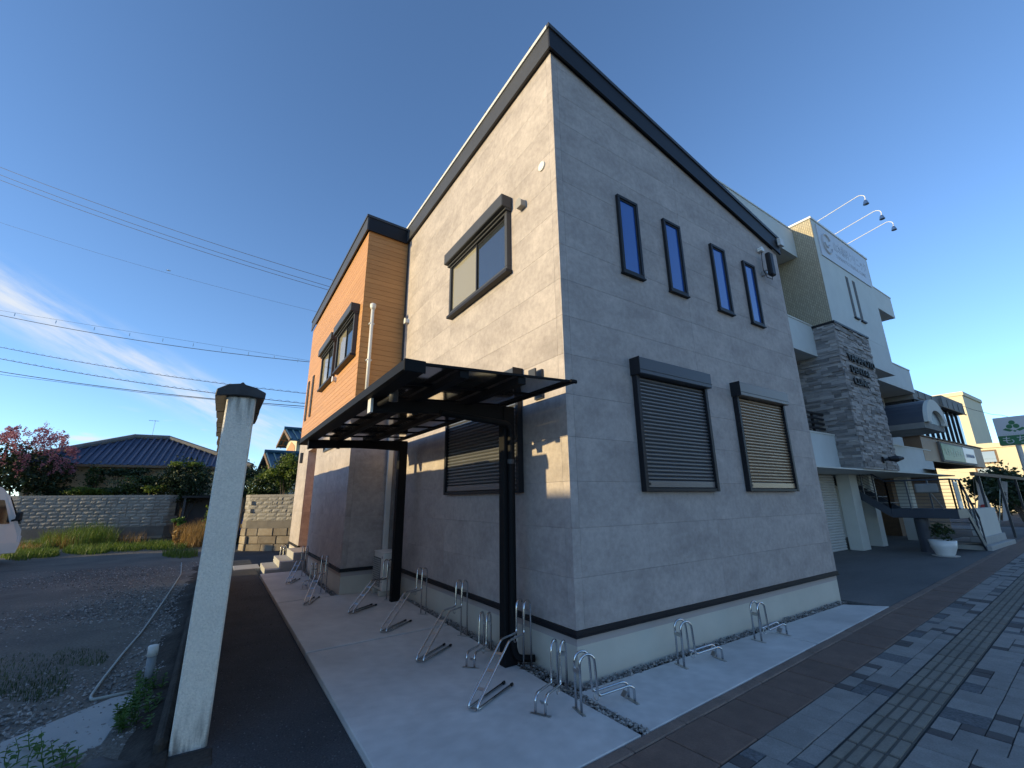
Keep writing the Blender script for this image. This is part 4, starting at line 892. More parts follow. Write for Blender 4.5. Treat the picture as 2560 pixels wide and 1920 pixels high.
shrub('shrub', at(235, 1192, 22.2), (.45, .4, .8), 600, .10, 'leafm', 'thin upright sapling against the beige house wall', 55, ground=0, clumps=30)
shrub('shrub', at(222, 1228, 20.8), (1.0, .5, .24), 1700, .10, 'leafy', 'bright yellow-green creeper spilling over the garden wall', 56, ground=.6, clumps=24)
shrub('shrub', at(268, 1230, 21.4), (1.3, .6, .26), 1400, .10, 'leafm', 'low green shrub behind the creeper on the garden wall', 57, ground=.3, clumps=30)
shrub('shrub', at(140, 1230, 21.0), (1.0, .6, .34), 1500, .10, 'leafd', 'dark low shrub under the crape myrtle', 58, ground=.3, clumps=30)
shrub('shrub', at(610, 1205, 20.8), (1.3, .8, .9), 4200, .10, 'leafd', 'dark shrub just right of the boundary wall behind the sunlit block wall', 59, ground=0, clumps=50)
shrub('shrub', at(672, 1212, 19.8), (.9, .7, .75), 3800, .09, 'leafm', 'green shrub above the sunlit block wall', 60, ground=0, clumps=45, extra=(at(690, 1190, 19.4), (.55, .5, .35), 700, .09, 'leafy', 18))
shrub('shrub', at(722, 1180, 19.6), (.7, .6, .9), 3600, .09, 'leafm', 'taller yellow-green shrub touching the wing of the house', 61, ground=0, clumps=45, extra=(at(722, 1165, 19.2), (.45, .45, .5), 700, .09, 'leafy', 18))
# carport backdrop behind the gap in the wall
cp = empty('carport', (-3.2, 24.2, -.2), 'dark carport opening between the two garden walls', 'carport')
MB().box(-4.6, -.9, 25.2, 25.35, -.2, 2.0).build('back_wall', 'char', cp); MB().box(-4.4, -.9, 23.2, 25.3, 1.85, 1.95).build('roof', 'rubber', cp)
for x in (-4.3, -1.4): MB().box(x, x+.09, 23.3, 23.39, -.2, 1.85).build('post', 'char', cp)

# ---------------------------------------------------------------- vehicles
def wheel(parent, c, r, ax, w=.17):
    c = Vector(c); ax = Vector(ax).normalized()
    wp = MB().tube([c-ax*w/2, c-ax*w*.4, c+ax*w*.4, c+ax*w/2], [r*.9, r, r, r*.9], 24).build('wheel', 'tyre', parent, smooth=False)
    MB().tube([c+ax*(w/2-.02), c+ax*(w/2+.006)], [r*.62, r*.58], 20).build('rim', 'hub', wp)
    MB().tube([c+ax*(w/2+.004), c+ax*(w/2+.02)], [r*.16, r*.12], 12).build('hub_cap', 'hub', wp)
def vehicle(name, label, cat, org, fwd, prof, halfw, paint, glassq, wheels, r, lamps, mirror=None, handle=None):
    org = Vector(org); f = Vector(fwd).normalized(); s = Vector((f.y, -f.x, 0))       # s: right-hand side
    t = empty(name, org, label, cat); P3 = lambda a, b, z: org+f*a+s*b+Vector((0, 0, z))
    m = MB(); n = len(prof)
    rings = []
    for b, k in ((-halfw, .0), (-halfw+.06, 1), (halfw-.06, 1), (halfw, .0)):
        cz_ = sum(z for _, z in prof)/n; ca = sum(a for a, _ in prof)/n
        rings.append([P3(ca+(a-ca)*(1 if k else .97), b*(1-.10*max(0, (z-1.0))), cz_+(z-cz_)*(1 if k else .96)) for a, z in prof])
    base = len(m.v)
    for rr in rings: m.v += [tuple(p) for p in rr]
    for i in range(3):
        for j in range(n): m.f.append((i*n+j, i*n+(j+1) % n, (i+1)*n+(j+1) % n, (i+1)*n+j))
    m.f.append(tuple(range(n))); m.f.append(tuple(range(3*n, 4*n))[::-1])
    body = m.build('body', paint, t, bevel=.03)
    for q in glassq:                        # side glass, both sides
        for sd in (-1, 1): MB().add([P3(a, sd*(halfw*(1-.10*max(0, z-1.0))+.004), z) for a, z in q], [tuple(range(len(q)))]).build('side_window', 'vang', t)
    for (a, z) in wheels:
        for sd in (-1, 1):
            MB().tube([P3(a, sd*(halfw-.05), z), P3(a, sd*(halfw+.003), z)], r*1.16, 24).build('wheel_arch', 'rubber', t); wheel(t, P3(a, sd*(halfw-.05), z), r, s*sd)
    return t, P3, f, s
# van nosing in at the left edge
vo = onz(8, 1412, -.1); vf = (RT*Vector((1, 1, 0))+Vector((-.12, -.25, 0)))
vr = ray(30, 1300); vr = Vector((vr.x, vr.y, 0)).normalized(); vf = (Vector((vr.y, -vr.x, 0))+vr*.30).normalized()
vprof = [(1.02, .32), (1.06, .55), (1.02, .95), (.93, 1.12), (.60, 1.98), (.42, 2.22), (.1, 2.34), (-1.5, 2.38), (-3.2, 2.32), (-3.35, 1.2), (-3.3, .35)]
van, P3, vff, vss = vehicle('parked_van', 'white van cut off by the left edge of the picture', 'van', vo+vf*(-1.05)+vr*.55, vf, vprof, .76, 'vanw', [[(.72, 1.18), (.50, 1.86), (-.25, 1.92), (-.25, 1.18)], [(-.33, 1.18), (-.33, 1.92), (-1.8, 1.92), (-1.8, 1.18)]], [(.18, .33), (-2.2, .33)], .33, None)
MB().add([P3(.985, -.70, 1.14), P3(.985, .70, 1.14), P3(.645, .64, 1.94), P3(.645, -.64, 1.94)], [(0, 1, 2, 3)]).build('windscreen', 'vang', van)
for sd in (-1, 1):
    mr = MB().obox(P3(.80, sd*1.02, 1.38), vff*.05, vss*.11, Vector((0, 0, .13))).build('door_mirror', 'rubber', van, bevel=.03); MB().bar(P3(.74, sd*.80, 1.26), P3(.79, sd*.94, 1.30), .05, .05).build('mirror_arm', 'rubber', mr)
    MB().obox(P3(.03, sd*.83, 1.05), vff*.09, vss*.015, Vector((0, 0, .02))).build('door_handle', 'rubber', van)
    MB().obox(P3(1.0, sd*.60, .72), vff*.05, vss*.16, Vector((0, 0, .10))).build('headlight', 'signw', van, bevel=.02)
MB().bar(P3(.3, .845, 2.17), P3(-3.2, .845, 2.17), .02, .03).build('rain_gutter', 'char', van)
# blue hatchback under the carport
bo = at(566, 1352, 20.4); bo.z = -.2; bf = Vector((CAM.x-bo.x, CAM.y-bo.y, 0)).normalized()
bf = Vector((bf.x*.96+.28*bf.y, bf.y*.96-.28*bf.x, 0))
bprof = [(1.9, .28), (1.95, .5), (1.86, .72), (1.1, .95), (.45, 1.42), (-.2, 1.52), (-1.3, 1.48), (-1.8, 1.0), (-1.85, .4), (-1.7, .25)]
bc, P3, bff, bss = vehicle('blue_hatchback', 'blue car parked behind the boundary wall, mostly hidden', 'car', bo-bf*1.6, bf, bprof, .82, 'bluecar', [[(.95, .98), (.42, 1.36), (-.3, 1.43), (-.3, .98)], [(-.38, .98), (-.38, 1.43), (-1.2, 1.4), (-1.5, .98)]], [(1.2, .3), (-1.2, .3)], .3, None)
MB().add([P3(1.06, -.66, .985), P3(1.06, .66, .985), P3(.50, .58, 1.40), P3(.50, -.58, 1.40)], [(0, 1, 2, 3)]).build('windscreen', 'vang', bc)
for sd in (-1, 1): MB().obox(P3(1.80, sd*.58, .70), bff*.10, bss*.17, Vector((0, 0, .11))).build('headlight', 'lamp', bc, bevel=.05); MB().obox(P3(.85, sd*.92, 1.0), bff*.05, bss*.09, Vector((0, 0, .07))).build('door_mirror', 'bluecar', bc, bevel=.02)
MB().obox(P3(1.93, 0, .48), bff*.03, bss*.5, Vector((0, 0, .10))).build('grille', 'rubber', bc)

# ---------------------------------------------------------------- overhead cables
def cable(label, uv, d0, d1, r, sag=.25, spiral=None, n=40, ext=(-14, 18), extra=None, mat='cable'):
    a = at(*uv[0], d0); b = at(*uv[1], d1); d = (b-a).normalized(); L = (b-a).length; A = a+d*ext[0]; B = b+d*ext[1]; LL = (B-A).length; pts = []
    for i in range(n+1):
        t = i/n; s = ext[0]+t*LL; p = A.lerp(B, t); k = s/L; p = p-Vector((0, 0, sag*4*k*(1-k))); pts.append(p)
    o = MB().tube(pts, r, 5); o = o.build('overhead_cable', mat, label=label, cat='cable', group='overhead cables crossing the sky')
    def pt(t): i = min(n-1, int(t*n)); return pts[i].lerp(pts[i+1], t*n-i)
    if spiral:
        m = MB(); k = int(LL/spiral[1])*8; up = Vector((0, 0, 1)); sd = d.cross(up).normalized()
        m.tube([pt(i/k)+up*(spiral[0]*(1+math.cos(i*math.pi/4)))+sd*spiral[0]*math.sin(i*math.pi/4) for i in range(k+1)], r*.45, 4, False); m.build('spiral_wrap', mat, o)
    return o, pt
cable('topmost of the thin black cables crossing the upper left sky', ((0, 418), (840, 703)), 26, 24, .013)
cable('second of the three parallel cables high in the left sky', ((0, 437), (828, 718)), 26, 24, .013)
cable('lowest of the three parallel cables high in the left sky', ((0, 450), (824, 726)), 26, 24, .013)
o, pt = cable('faint single wire with one small bead in the left sky', ((0, 556), (794, 780)), 30, 28, .007)
q = at(421.5, 676, 29); MB().tube([q-Vector((.12, 0, 0)), q, q+Vector((.12, 0, 0))], [.02, .05, .02], 8).build('bead', 'offwhite', o)
o, pt = cable('cable hung on clips from a messenger wire, middle of the left sky', ((0, 788), (775, 905)), 24, 23, .016)
pts = []
m = MB(); a = at(0, 776, 24); b = at(775, 902, 23); m.tube([a+(a-b)*.8, a, b, b+(b-a)*.5], .006, 4).build('messenger_wire', 'cable', o)
for u in (38, 141, 237, 325, 408, 484, 555, 622, 686, 745):
    f = u/775; p = at(u, 776+126*f+4*4*f*(1-f), 24-f); MB().bar(p, p+Vector((0, 0, -.17)), .03, .03).build('hanger_clip', 'steel', o)
cable('spiral-wrapped cable just above the boundary wall cap', ((0, 868), (765, 984)), 22, 21, .012, .18, (.035, .42))
cable('spiral-wrapped cable level with the boundary wall cap', ((0, 897), (763, 1009)), 22, 21, .014, .18, (.035, .42))
o, pt = cable('thick lowest cable passing behind the boundary wall cap', ((0, 929), (763, 1016)), 22, 21, .018, .18)
m = MB(); a = at(0, 936, 22); b = at(763, 1021, 21); m.tube([a+(a-b)*.6, a, (a+b)/2-Vector((0, 0, .13)), b, b+(b-a)*.5], .009, 4).build('second_strand', 'cable', o)
# ---------------------------------------------------------------- sidewalk
SAr = R(3.0); CS, SN = math.cos(SAr), math.sin(SAr)
def sw(u, v, z=0.): return Vector((u*CS-v*SN, -.866+u*SN+v*CS, z))
def project(p):
    d = p-CAM; k = d.dot(FW)
    return (1280+FPX*d.dot(RT)/k, 960-FPX*d.dot(UP)/k, k) if k > .05 else (-1e6, 0, k)
def swbox(m, u0, u1, v0, v1, z0, z1): return m.prism([sw(u0, v0, z0), sw(u1, v0, z0), sw(u1, v1, z0), sw(u0, v1, z0)], (0, 0, z1-z0))
walk = swbox(MB(), -8, 60, -4.2, 0, -.3, -.018).build('sidewalk', 'grout', kind='structure')
swbox(MB(), -60, 120, -12, -4.35, -.4, -.12).build('road', 'asph', kind='structure')
swbox(MB(), -30, 90, -4.35, -4.2, -.4, .0).build('road_kerb', 'kerb', kind='structure')
def piece(name, mat, u0, u1, v0, v1, z1, bevel=.004):
    m = swbox(MB(), u0, u1, v0, v1, -.05, z1); return m.build(name, mat, walk, bevel=bevel)
rg = random.Random(77)
u = -4.
while u < 26:
    piece('kerb_block', 'kerb', u+.003, u+.597, -.1, -.003, -.003+rg.uniform(-.003, .002), .008); u += .6
far_b = MB(); k = -8
while k*.49 < 30:
    u = -.08+k*.49
    if u < 12: piece('brown_tile', 'brownt', u+.004, u+.486, -.512, -.106, -.008+rg.uniform(-.003, .003), .006)
    else: swbox(far_b, u+.004, u+.486, -.512, -.106, -.05, -.008)
    k += 1
far_b.build('far_brown_tiles', 'brownt', walk, kind='stuff')
# tactile guide blocks with four raised bars
tm = MB().box(-.147, .147, -.147, .147, -.05, -.014)
for i in range(4): y = -.111+i*.074; tm.box(-.133, .133, y-.026, y+.026, -.014, -.006)
tme = bpy.data.meshes.new('tactile_block'); tme.from_pydata(tm.v, [], tm.f); tme.materials.append(M['tact']); tme.materials.append(M['tactgap'])
for i, p_ in enumerate(tme.polygons): p_.material_index = 1 if i < 6 else 0
for k in range(-6, 70):
    c = sw(k*.3+.12, -1.035); o = inst('tactile_block', tme, c, walk, rot=(0, 0, SAr)); o.location.z += .018-.018
    o.location = c+Vector((0, 0, rg.uniform(-.002, .001)))-WL[walk]
# ashlar-laid pavers
pv_all = []
def tile_zone(vs, u0, u1, mod):
    rows_ = len(vs)-1; cols = int((u1-u0)/mod); used = [[False]*cols for _ in range(rows_)]
    for c in range(cols):
        for r_ in range(rows_):
            if used[r_][c]: continue
            opts = [(1, 1)]
            if c+1 < cols and not used[r_][c+1]: opts.append((2, 1))
            if r_+1 < rows_ and not used[r_+1][c]:
                opts.append((1, 2))
                if c+1 < cols and not used[r_][c+1] and not used[r_+1][c+1]: opts += [(2, 2)]*4
            x = rg.random()
            if x < .30: w, h = (1, 1)
            else: w, h = rg.choice(opts[1:] if len(opts) > 1 else opts)
            for a in range(w):
                for b in range(h): used[r_+b][c+a] = True
            kind = 'pav'
            if (w, h) == (1, 1): kind = 'pavd' if rg.random() < .8 else 'pavr'
            elif rg.random() < .06: kind = 'pavr'
            a0, a1, b0, b1 = u0+c*mod, u0+(c+w)*mod, vs[r_+h], vs[r_]
            ctr = sw((a0+a1)/2, (b0+b1)/2); pu = project(ctr); vis = -60 < pu[0] < 2620 and -60 < pu[1] < 1990
            pv_all.append((vis, (a1-a0)*(b0-b1)/max(.1, pu[2])**3 if pu[2] > 0 else 0, a0, a1, b0, b1, kind))
tile_zone([-.518, -.638, -.758, -.878], -3, 22, .13)
tile_zone([-1.193-.13*k for k in range(0, 20)], -3, 22, .13)
pv_all.sort(key=lambda q: (not q[0], q[1] if q[0] and q[1] < 0 else -abs(q[1])))
rest = {}
for i, (vis, _, a0, a1, b0, b1, kind) in enumerate(pv_all):
    z = -.010+rg.uniform(-.0025, .0025)
    if i < 300 and vis: piece('paver', kind, a0+.0035, a1-.0035, b0+.0035, b1-.0035, z, .003)
    else: swbox(rest.setdefault(kind, MB()), a0+.0025, a1-.0025, b0+.0025, b1-.0025, -.04, z)
for kind, m in rest.items(): m.build('far_pavers', kind, walk, kind='stuff')

# ---------------------------------------------------------------- dental clinic
cl = empty('clinic', (13.4, 3.5, 0), 'cream three-storey dental clinic with a stone-clad tower next door', 'building')
YB, YT, YW = 1.69, 1.15, 2.72
def cb(name, mat, x0, x1, y0, y1, z0, z1, parent=cl, bevel=0., **kw): return MB().box(x0, x1, y0, y1, z0, z1).build(name, mat, parent, bevel=bevel, **kw)
cb('wall', 'plaster', 6.68, 20.1, YW, 12, 2.29, 9.6)
cb('ground_floor_wall', 'plaster', 14.6, 20.1, 4.4, 12, -.1, 2.29); cb('ground_floor_wall', 'plaster', 6.68, 13.5, YW+.06, 12, -.1, 2.289)
cb('end_wall', 'plaster', 6.60, 6.75, YB+.02, YW, 2.29, 9.85)
for z0, z1 in ((2.29, 3.24), (5.6, 6.555), (8.92, 9.87)):
    p = cb('balcony', 'plasterw', 6.6, 11.398, YB, YB+.14, z0, z1); cb('coping', 'plaster', 6.6, 11.398, YB-.02, YB+.16, z1, z1+.04, p); cb('balcony_floor', 'plaster', 6.76, 11.39, YB+.141, YW, z0+.005, z0+.16, p)
for z0, z1 in ((2.29, 3.24), (5.575, 6.52), (8.86, 9.77)):
    x0 = 13.91 if z0 < 3 else 15.92
    p = cb('balcony', 'plasterw', x0, 20.1, YB, YB+.14, z0, z1); cb('coping', 'plaster', x0, 20.1, YB-.02, YB+.16, z1, z1+.04, p); cb('balcony_floor', 'plaster', x0, 20.09, YB+.141, YW, z0+.005, z0+.16, p); cb('balcony_end', 'plaster', 19.96, 20.1, YB+.142, YW, z0+.16, z1, p)
cb('roof_slab', 'plaster', 6.7, 20.0, YB+.2, 12, 9.6, 9.8)
cb('soffit', 'plaster', 6.7, 20.05, YT+.02, 4.4, 2.255, 2.288)
# tower: tiled flank, plaster front, stone-clad lower part
cb('tower', 'plasterw', 11.412, 15.9, YT, YW+.6, 6.52, 10.02); cb('tower', 'plasterw', 13.9, 15.9, YT, YW+.3, 5.56, 6.515)
cb('tiled_flank', 'tile', 11.385, 11.411, YT+.004, YW+.6, 6.55, 10.0)
cb('tower_cap', 'white', 11.36, 15.93, YT-.03, YW+.63, 10.02, 10.08)
cb('stone_top_trim', 'black', 11.33, 13.93, YT-.06, YB+.2, 6.49, 6.548)
cb('stone_core', 'joint', 11.41, 13.89, YT+.012, YW, 2.29, 6.485)
rg = random.Random(91)
def ledge(w, a0, a1, nm):
    m = MB(); z = 2.30
    while z < 6.47:
        h = rg.choice((.055, .065, .08, .095)); h = min(h, 6.485-z); s = a0-rg.uniform(0, .3)
        while s < a1:
            L = rg.uniform(.16, .5); b0, b1 = max(a0, s), min(a1, s+L)
            if b1-b0 > .03: w.bx(m, b0+.002, b1-.002, -.01, rg.uniform(.008, .05), z+.0015, z+h-.0015)
            s += L
        z += h
    return m.build(nm, 'ledge', cl, kind='stuff')
ledge(Wall((0, YT, 0), (1, 0, 0), (0, -1, 0)), 11.36, 13.92, 'ledge_stones'); ledge(Wall((11.40, 0, 0), (0, 1, 0), (-1, 0, 0)), YT-.005, YW, 'ledge_stones')
for x0, x1 in ((13.28, 13.50), (13.83, 14.06)):
    wd = cb('slit_window', 'timber', x0, x1, YT-.004, YT+.02, 7.12, 8.58); cb('pane', 'rubber', x0+.03, x1-.05, YT-.007, YT-.0045, 7.15, 8.55, wd); cb('sill', 'black', x0-.03, x1+.1, YT-.06, YT, 7.07, 7.118, wd)
sg_ = cb('sign_panel', 'clinic_sign', 11.68, 15.66, YT-.03, YT-.002, 8.82, 9.93)
def put_text(body, size, x, y, z, mat, parent, ext=.002, width=None, face='street'):
    me = text_mesh(body, size, ext, mat); xs = [v.co.x for v in me.vertices]; s = (width/(max(xs)-min(xs))) if width and xs else 1
    o = bpy.data.objects.new('lettering', me); col.objects.link(o); o.parent = parent; o.location = Vector((x, y, z))-WL[parent]
    o.rotation_euler = (R(90), 0, 0) if face == 'street' else (R(90), 0, R(-90)); o.scale = (s, 1, 1); return o
lg = MB(); lg.tube(arc((12.22, YT-.033, 9.38), (1, 0, 0), (0, 0, 1), .33, .6, 6.0, 24), .035, 4); lg.tube(arc((12.22, YT-.033, 9.42), (1, 0, 0), (0, 0, 1), .16, 3.3, 6.1, 10), .03, 4); lg.build('logo', 'faint', sg_)
put_text('山本歯科クリニック', .42, 12.75, YT-.032, 9.36, 'faint', sg_, .002, 2.7); put_text('YAMAMOTO DENTAL CLINIC', .2, 12.8, YT-.032, 9.08, 'faint', sg_, .002, 2.5)
for body, x, w, z in (('YAMAMOTO', 11.70, 2.02, 5.40), ('DENTAL', 11.73, 1.40, 5.045), ('CLINIC', 11.76, 1.16, 4.69)):
    put_text(body, .29, x, YT-.075, z, 'rubber', cl, .022, w)
for x in (12.0, 13.3, 14.35):
    a = Vector((x, YT+.1, 10.08)); b = a+Vector((.0, -1.25, .28)); l_ = MB(); l_.tube(rounded([a-Vector((0, -.3, .0)), a+Vector((0, 0, .06)), b, b+Vector((0, -.12, -.10)), b+Vector((0, -.10, -.26))], .1, 4), .011, 6); l_ = l_.build('sign_lamp', 'white', cl)
    MB().lathe([(.025, .14), (.05, .1), (.075, .0)][::-1], b+Vector((0, -.10, -.38)), 12).build('lamp_head', 'chrome', l_)
spt = MB().tube([(12.70, YT-.07, 2.56), (12.80, YT-.16, 2.60)], .03, 8).build('spotlight', 'black', cl); MB().tube([(12.80, YT-.16, 2.60), (13.0, YT-.26, 2.60), (13.2, YT-.36, 2.62)], [.05, .095, .04], 10).build('lamp_head', 'black', spt); MB().box(12.63, 12.71, YT-.09, YT-.05, 2.48, 2.66).build('bracket', 'black', spt)
# balcony railings and dark glazing
for z in (3.42, 3.56, 3.70, 3.84): cb('rail_bar', 'black', 9.6, 11.39, YB+.16, YB+.20, z, z+.055)
for x in (9.9, 10.75): cb('rail_post', 'black', x, x+.07, YB+.205, YB+.26, 3.24, 3.92)
for z0, z1 in ((3.45, 5.5), (6.6, 8.85)):
    wd = cb('balcony_window', 'timber', 8.2, 11.3, YW-.05, YW-.001, z0-.4 if z0 < 4 else z0, z1); cb('pane', 'glass', 8.3, 9.7, YW-.06, YW-.051, z0, z1-.1, wd); cb('pane', 'glass', 9.8, 11.2, YW-.06, YW-.051, z0, z1-.1, wd)
    wd = cb('balcony_window', 'timber', 16.6, 19.8, YW-.05, YW-.001, z0-.2 if z0 < 4 else z0, z1)
    for k in range(4): cb('pane', 'glass', 16.66+k*.79, 17.38+k*.79, YW-.06, YW-.051, z0, z1-.1, wd)
cb('setback_parapet', 'plasterw', 15.6, 18.6, 2.05, 2.2, 3.25, 3.72)
# ground floor: columns, roller shutter
for x0, x1, y0, y1 in ((13.56, 14.15, 2.3, 2.66), (15.35, 15.75, 2.35, 2.7), (18.6, 19.0, 2.2, 2.6)): cb('column', 'plaster', x0, x1, y0, y1, -.1, 2.254, bevel=.01)
sh = cb('roller_shutter', 'timber', 8.0, 13.52, YW, YW+.05, -.05, 2.25); sme = None
for k in range(29):
    z = -.02+k*.078; pf = [(0, 0), (-.012, .004), (-.03, .035), (-.012, .068), (0, .074)]
    if sme is None: o = MB().prism([(8.02, YW+a, z+b) for a, b in pf], (5.48, 0, 0)).build('slat', 'offwhite', sh, loc=(8.02, YW, z)); sme = o.data
    else: inst('slat', sme, (8.02, YW, z), sh)
MB().tube([(15.9, 2.6, -.05), (15.9, 2.6, 2.2)], .05, 8).build('rain_pipe', 'plaster', cl)
# barrel-vault entrance canopy
vt = MB(); n = 14; ro, ri = [], []
for i in range(n+1):
    t = math.pi*i/n; ro.append((16.0-1.05*math.cos(t), 3.78+.80*math.sin(t))); ri.append((16.06-.72*math.cos(t), 3.78+.44*math.sin(t)))
vt.prism([(a, .42, z) for a, z in ro]+[(a, .42, z) for a, z in ri[::-1]], (0, .10, 0)); vt = vt.build('entrance_vault', 'plaster', cl)
vb = MB(); k = len(ro)
vb.v = [(a, .521, z) for a, z in ro]+[(a, 3.2, z) for a, z in ro]; vb.f = [(i, i+1, k+i+1, k+i) for i in range(k-1)]+[tuple(range(k))]; vb.build('vault_shell', 'darksteel', vt)
vb = MB(); vb.prism([(14.95, .53, 3.60), (17.05, .53, 3.60), (17.05, .53, 3.775), (14.95, .53, 3.775)], (0, 2.6, 0)); vb.build('vault_soffit', 'concf', vt)
# outside stair
sr = empty('outside_stair', (15.2, 1.0, 0), 'dark blue steel stair with a railed landing in front of the clinic', 'stair')
cs_ = lambda name, mat, x0, x1, y0, y1, z0, z1, p=sr, **kw: MB().box(x0, x1, y0, y1, z0, z1).build(name, mat, p, **kw)
cs_('landing', 'darksteel', 14.2, 15.2, .15, 1.62, .945, 1.205, bevel=.01)
MB().prism([(14.2, 1.62, .945), (14.2, 1.62, 1.205), (14.2, 4.4, 3.3), (14.2, 4.4, 3.02)], (.05, 0, 0)).build('stringer', 'darksteel', sr)
MB().prism([(15.15, 1.62, .945), (15.15, 1.62, 1.205), (15.15, 4.4, 3.3), (15.15, 4.4, 3.02)], (.05, 0, 0)).build('stringer', 'darksteel', sr)
for k in range(11): cs_('tread', 'concf', 14.251, 15.149, 1.64+k*.245, 1.92+k*.245, 1.36+k*.185, 1.385+k*.185)
for y in (.15, 1.25): MB().prism([(15.2, y, .945), (15.2, y, 1.205), (16.35, y, .13), (16.35, y, -.05), (16.2, y, -.05)], (0, .04, 0)).build('stringer', 'darksteel', sr)
for k in range(5): cs_('tread', 'concf', 15.25+k*.22, 15.5+k*.22, .191, 1.249, .98-k*.2, 1.0-k*.2)
MB().lathe([(.17, 0), (.17, .944)], (14.62, 1.08, -.02), 20).build('column', 'darksteel', sr, smooth=False)
def rail(pts, h, n, wires=8):
    for a, b in zip(pts[:-1], pts[1:]):
        a, b = Vector(a), Vector(b); H = Vector((0, 0, h)); MB().tube([a+H, b+H], .024, 8).build('handrail', 'darksteel', sr)
        for k in range(n+1): p = a.lerp(b, k/n); MB().bar(p, p+H, .035, .035, (0, 1, 0)).build('baluster', 'darksteel', sr)
        w = MB()
        for k in range(wires): q = Vector((0, 0, h*(k+.7)/(wires+.5))); w.tube([a+q, b+q], .006, 4)
        w.build('rail_wires', 'darksteel', sr)
rail([(14.23, 1.62, 1.2), (14.23, .17, 1.2), (15.2, .17, 1.2)], .82, 3)
rail([(14.23, 1.62, 1.2), (14.23, 4.3, 3.22)], .82, 9)
rail([(15.2, .17, 1.2), (16.35, .17, .1)], .82, 3, 4)
po = empty('poster_board', (14.9, .1, 1.2), 'pale poster board fixed to the stair railing', 'poster')
MB().box(14.3, 14.62, .10, .125, 1.22, 1.95).build('board', 'signw', po); MB().box(14.33, 14.59, .096, .0995, 1.42, 1.92).build('print', 'poster', po)
mi = empty('street_mirror', (14.1, .5, 1.2), 'grey rectangular back of a mirror on a thin post in front of the stair', 'mirror')
mc_ = Vector((13.9, .62, 1.78)); MB().obox(mc_, (.03, .01, 0), (.06, -.24, 0), (0, 0, .13)).build('mirror_back', 'concf', mi, bevel=.05); MB().tube([mc_+Vector((.05, 0, 0)), (14.18, .42, 1.2)], .02, 8).build('post', 'steel', mi)
sw_ = empty('stair_end_wall', (17.8, .4, 0), 'low white wall on a concrete kerb at the foot of the stair', 'wall')
MB().box(16.45, 19.2, .25, .42, .34, 1.16).build('parapet', 'plaster', sw_); MB().box(16.2, 19.6, .05, 1.3, -.1, .12).box(16.4, 19.35, .2, .5, .12, .34).build('kerb', 'slabe', sw_, bevel=.01)
pp = empty('plant_pot', (13.72, .52, 0), 'white bowl-shaped pot with a small shrub under the clinic stair', 'plant pot')
MB().lathe([(.16, 0), (.20, .05), (.265, .22), (.29, .40), (.27, .40), (.25, .36)], (13.72, .52, .0), 24).build('pot', 'white', pp, smooth=True); MB().lathe([(.27, 0), (.29, .02)], (13.72, .52, -.012), 20).build('saucer', 'offwhite', pp)
m = MB(); rg = random.Random(8); leaves(m, (13.74, .52, .62), (.26, .24, .24), 340, .07, rg, 20); m.build('plant', 'leafd', pp, kind='stuff')

# ---------------------------------------------------------------- shop beyond the clinic
sp = empty('shop', (24, 4, 0), 'shop with ribbon windows over a tan fascia and a green sign beyond the clinic', 'building')
cp_ = lambda name, mat, x0, x1, y0, y1, z0, z1, p=sp, **kw: MB().box(x0, x1, y0, y1, z0, z1).build(name, mat, p, **kw)
cp_('upper_wall', 'char', 20.3, 27.3, 1.9, 10, 3.8, 5.4); cp_('ground_floor', 'timber', 20.3, 27.2, 3.2, 10, -.1, 2.9)
cp_('roof_fascia', 'concf', 20.15, 23.8, 1.78, 10, 5.38, 5.82); cp_('roof_fascia', 'concf', 23.81, 27.4, 1.66, 10, 5.40, 5.95); cp_('roof_edge', 'timber', 20.1, 27.42, 1.62, 1.655, 5.36, 5.40)
for k in range(8): cp_('fascia_joint', 'char', 20.9+k*.9, 20.93+k*.9, 1.64 if k > 2 else 1.76, 1.659 if k > 2 else 1.779, 5.42, 5.8)
for k in range(9):
    x = 20.35+k*.77; cp_('mullion', 'black', x, x+.07, 1.82, 1.899, 3.8, 5.38)
    if k < 9: cp_('pane', 'glass', x+.071, x+.769, 1.87, 1.898, 3.86, 5.34)
fa = cp_('tan_fascia', 'brownf', 19.2, 28.6, 1.68, 3.1, 2.85, 3.78); cp_('fascia_cap', 'timber', 19.1, 28.7, 1.62, 3.1, 3.78, 3.82, fa)
gsn = cp_('shop_sign', 'ridge', 21.2, 26.6, 1.60, 1.675, 2.88, 3.68, sp); cp_('green_panel', 'green', 21.3, 24.5, 1.585, 1.599, 2.95, 3.62, gsn); cp_('white_panel', 'signw', 24.56, 26.5, 1.585, 1.599, 2.95, 3.62, gsn)
m = MB(); rg = random.Random(3)
for k in range(7): x = 21.8+k*.36; m.box(x, x+.05, 1.580, 1.584, 3.12+rg.uniform(0, .1), 3.38+rg.uniform(-.05, .1))
m.build('faded_print', 'poster', gsn, kind='stuff')
m = MB()
for k in range(6): x = 24.9+k*.24; m.tube([(x, 1.58, 3.2), (x+.05, 1.58, 3.34), (x+.1, 1.58, 3.22), (x+.15, 1.58, 3.3)], .014, 4)
m.build('script_print', 'faint', gsn)
MB().bar((18.6, .45, 2.28), (29, .45, 2.22), .12, .12).build('awning_beam', 'timber', sp)
MB().add([(18.6, .45, 2.3), (29, .45, 2.25), (29, 3.2, 2.8), (18.6, 3.2, 2.8)], [(0, 1, 2, 3)]).build('awning', 'char', sp)
for x in (19.3, 22.4, 25.6, 28.8): cp_('awning_post', 'char', x, x+.07, .42, .49, -.1, 2.22)
fl = empty('banner_flag', (22.5, .2, 0), 'tall narrow white banner with dark characters outside the shop', 'banner')
b0 = onz(2518, 1302, .15); ex = Vector((.25, -.42, 0)).normalized()
b0 = at(2508, 1302, 21)
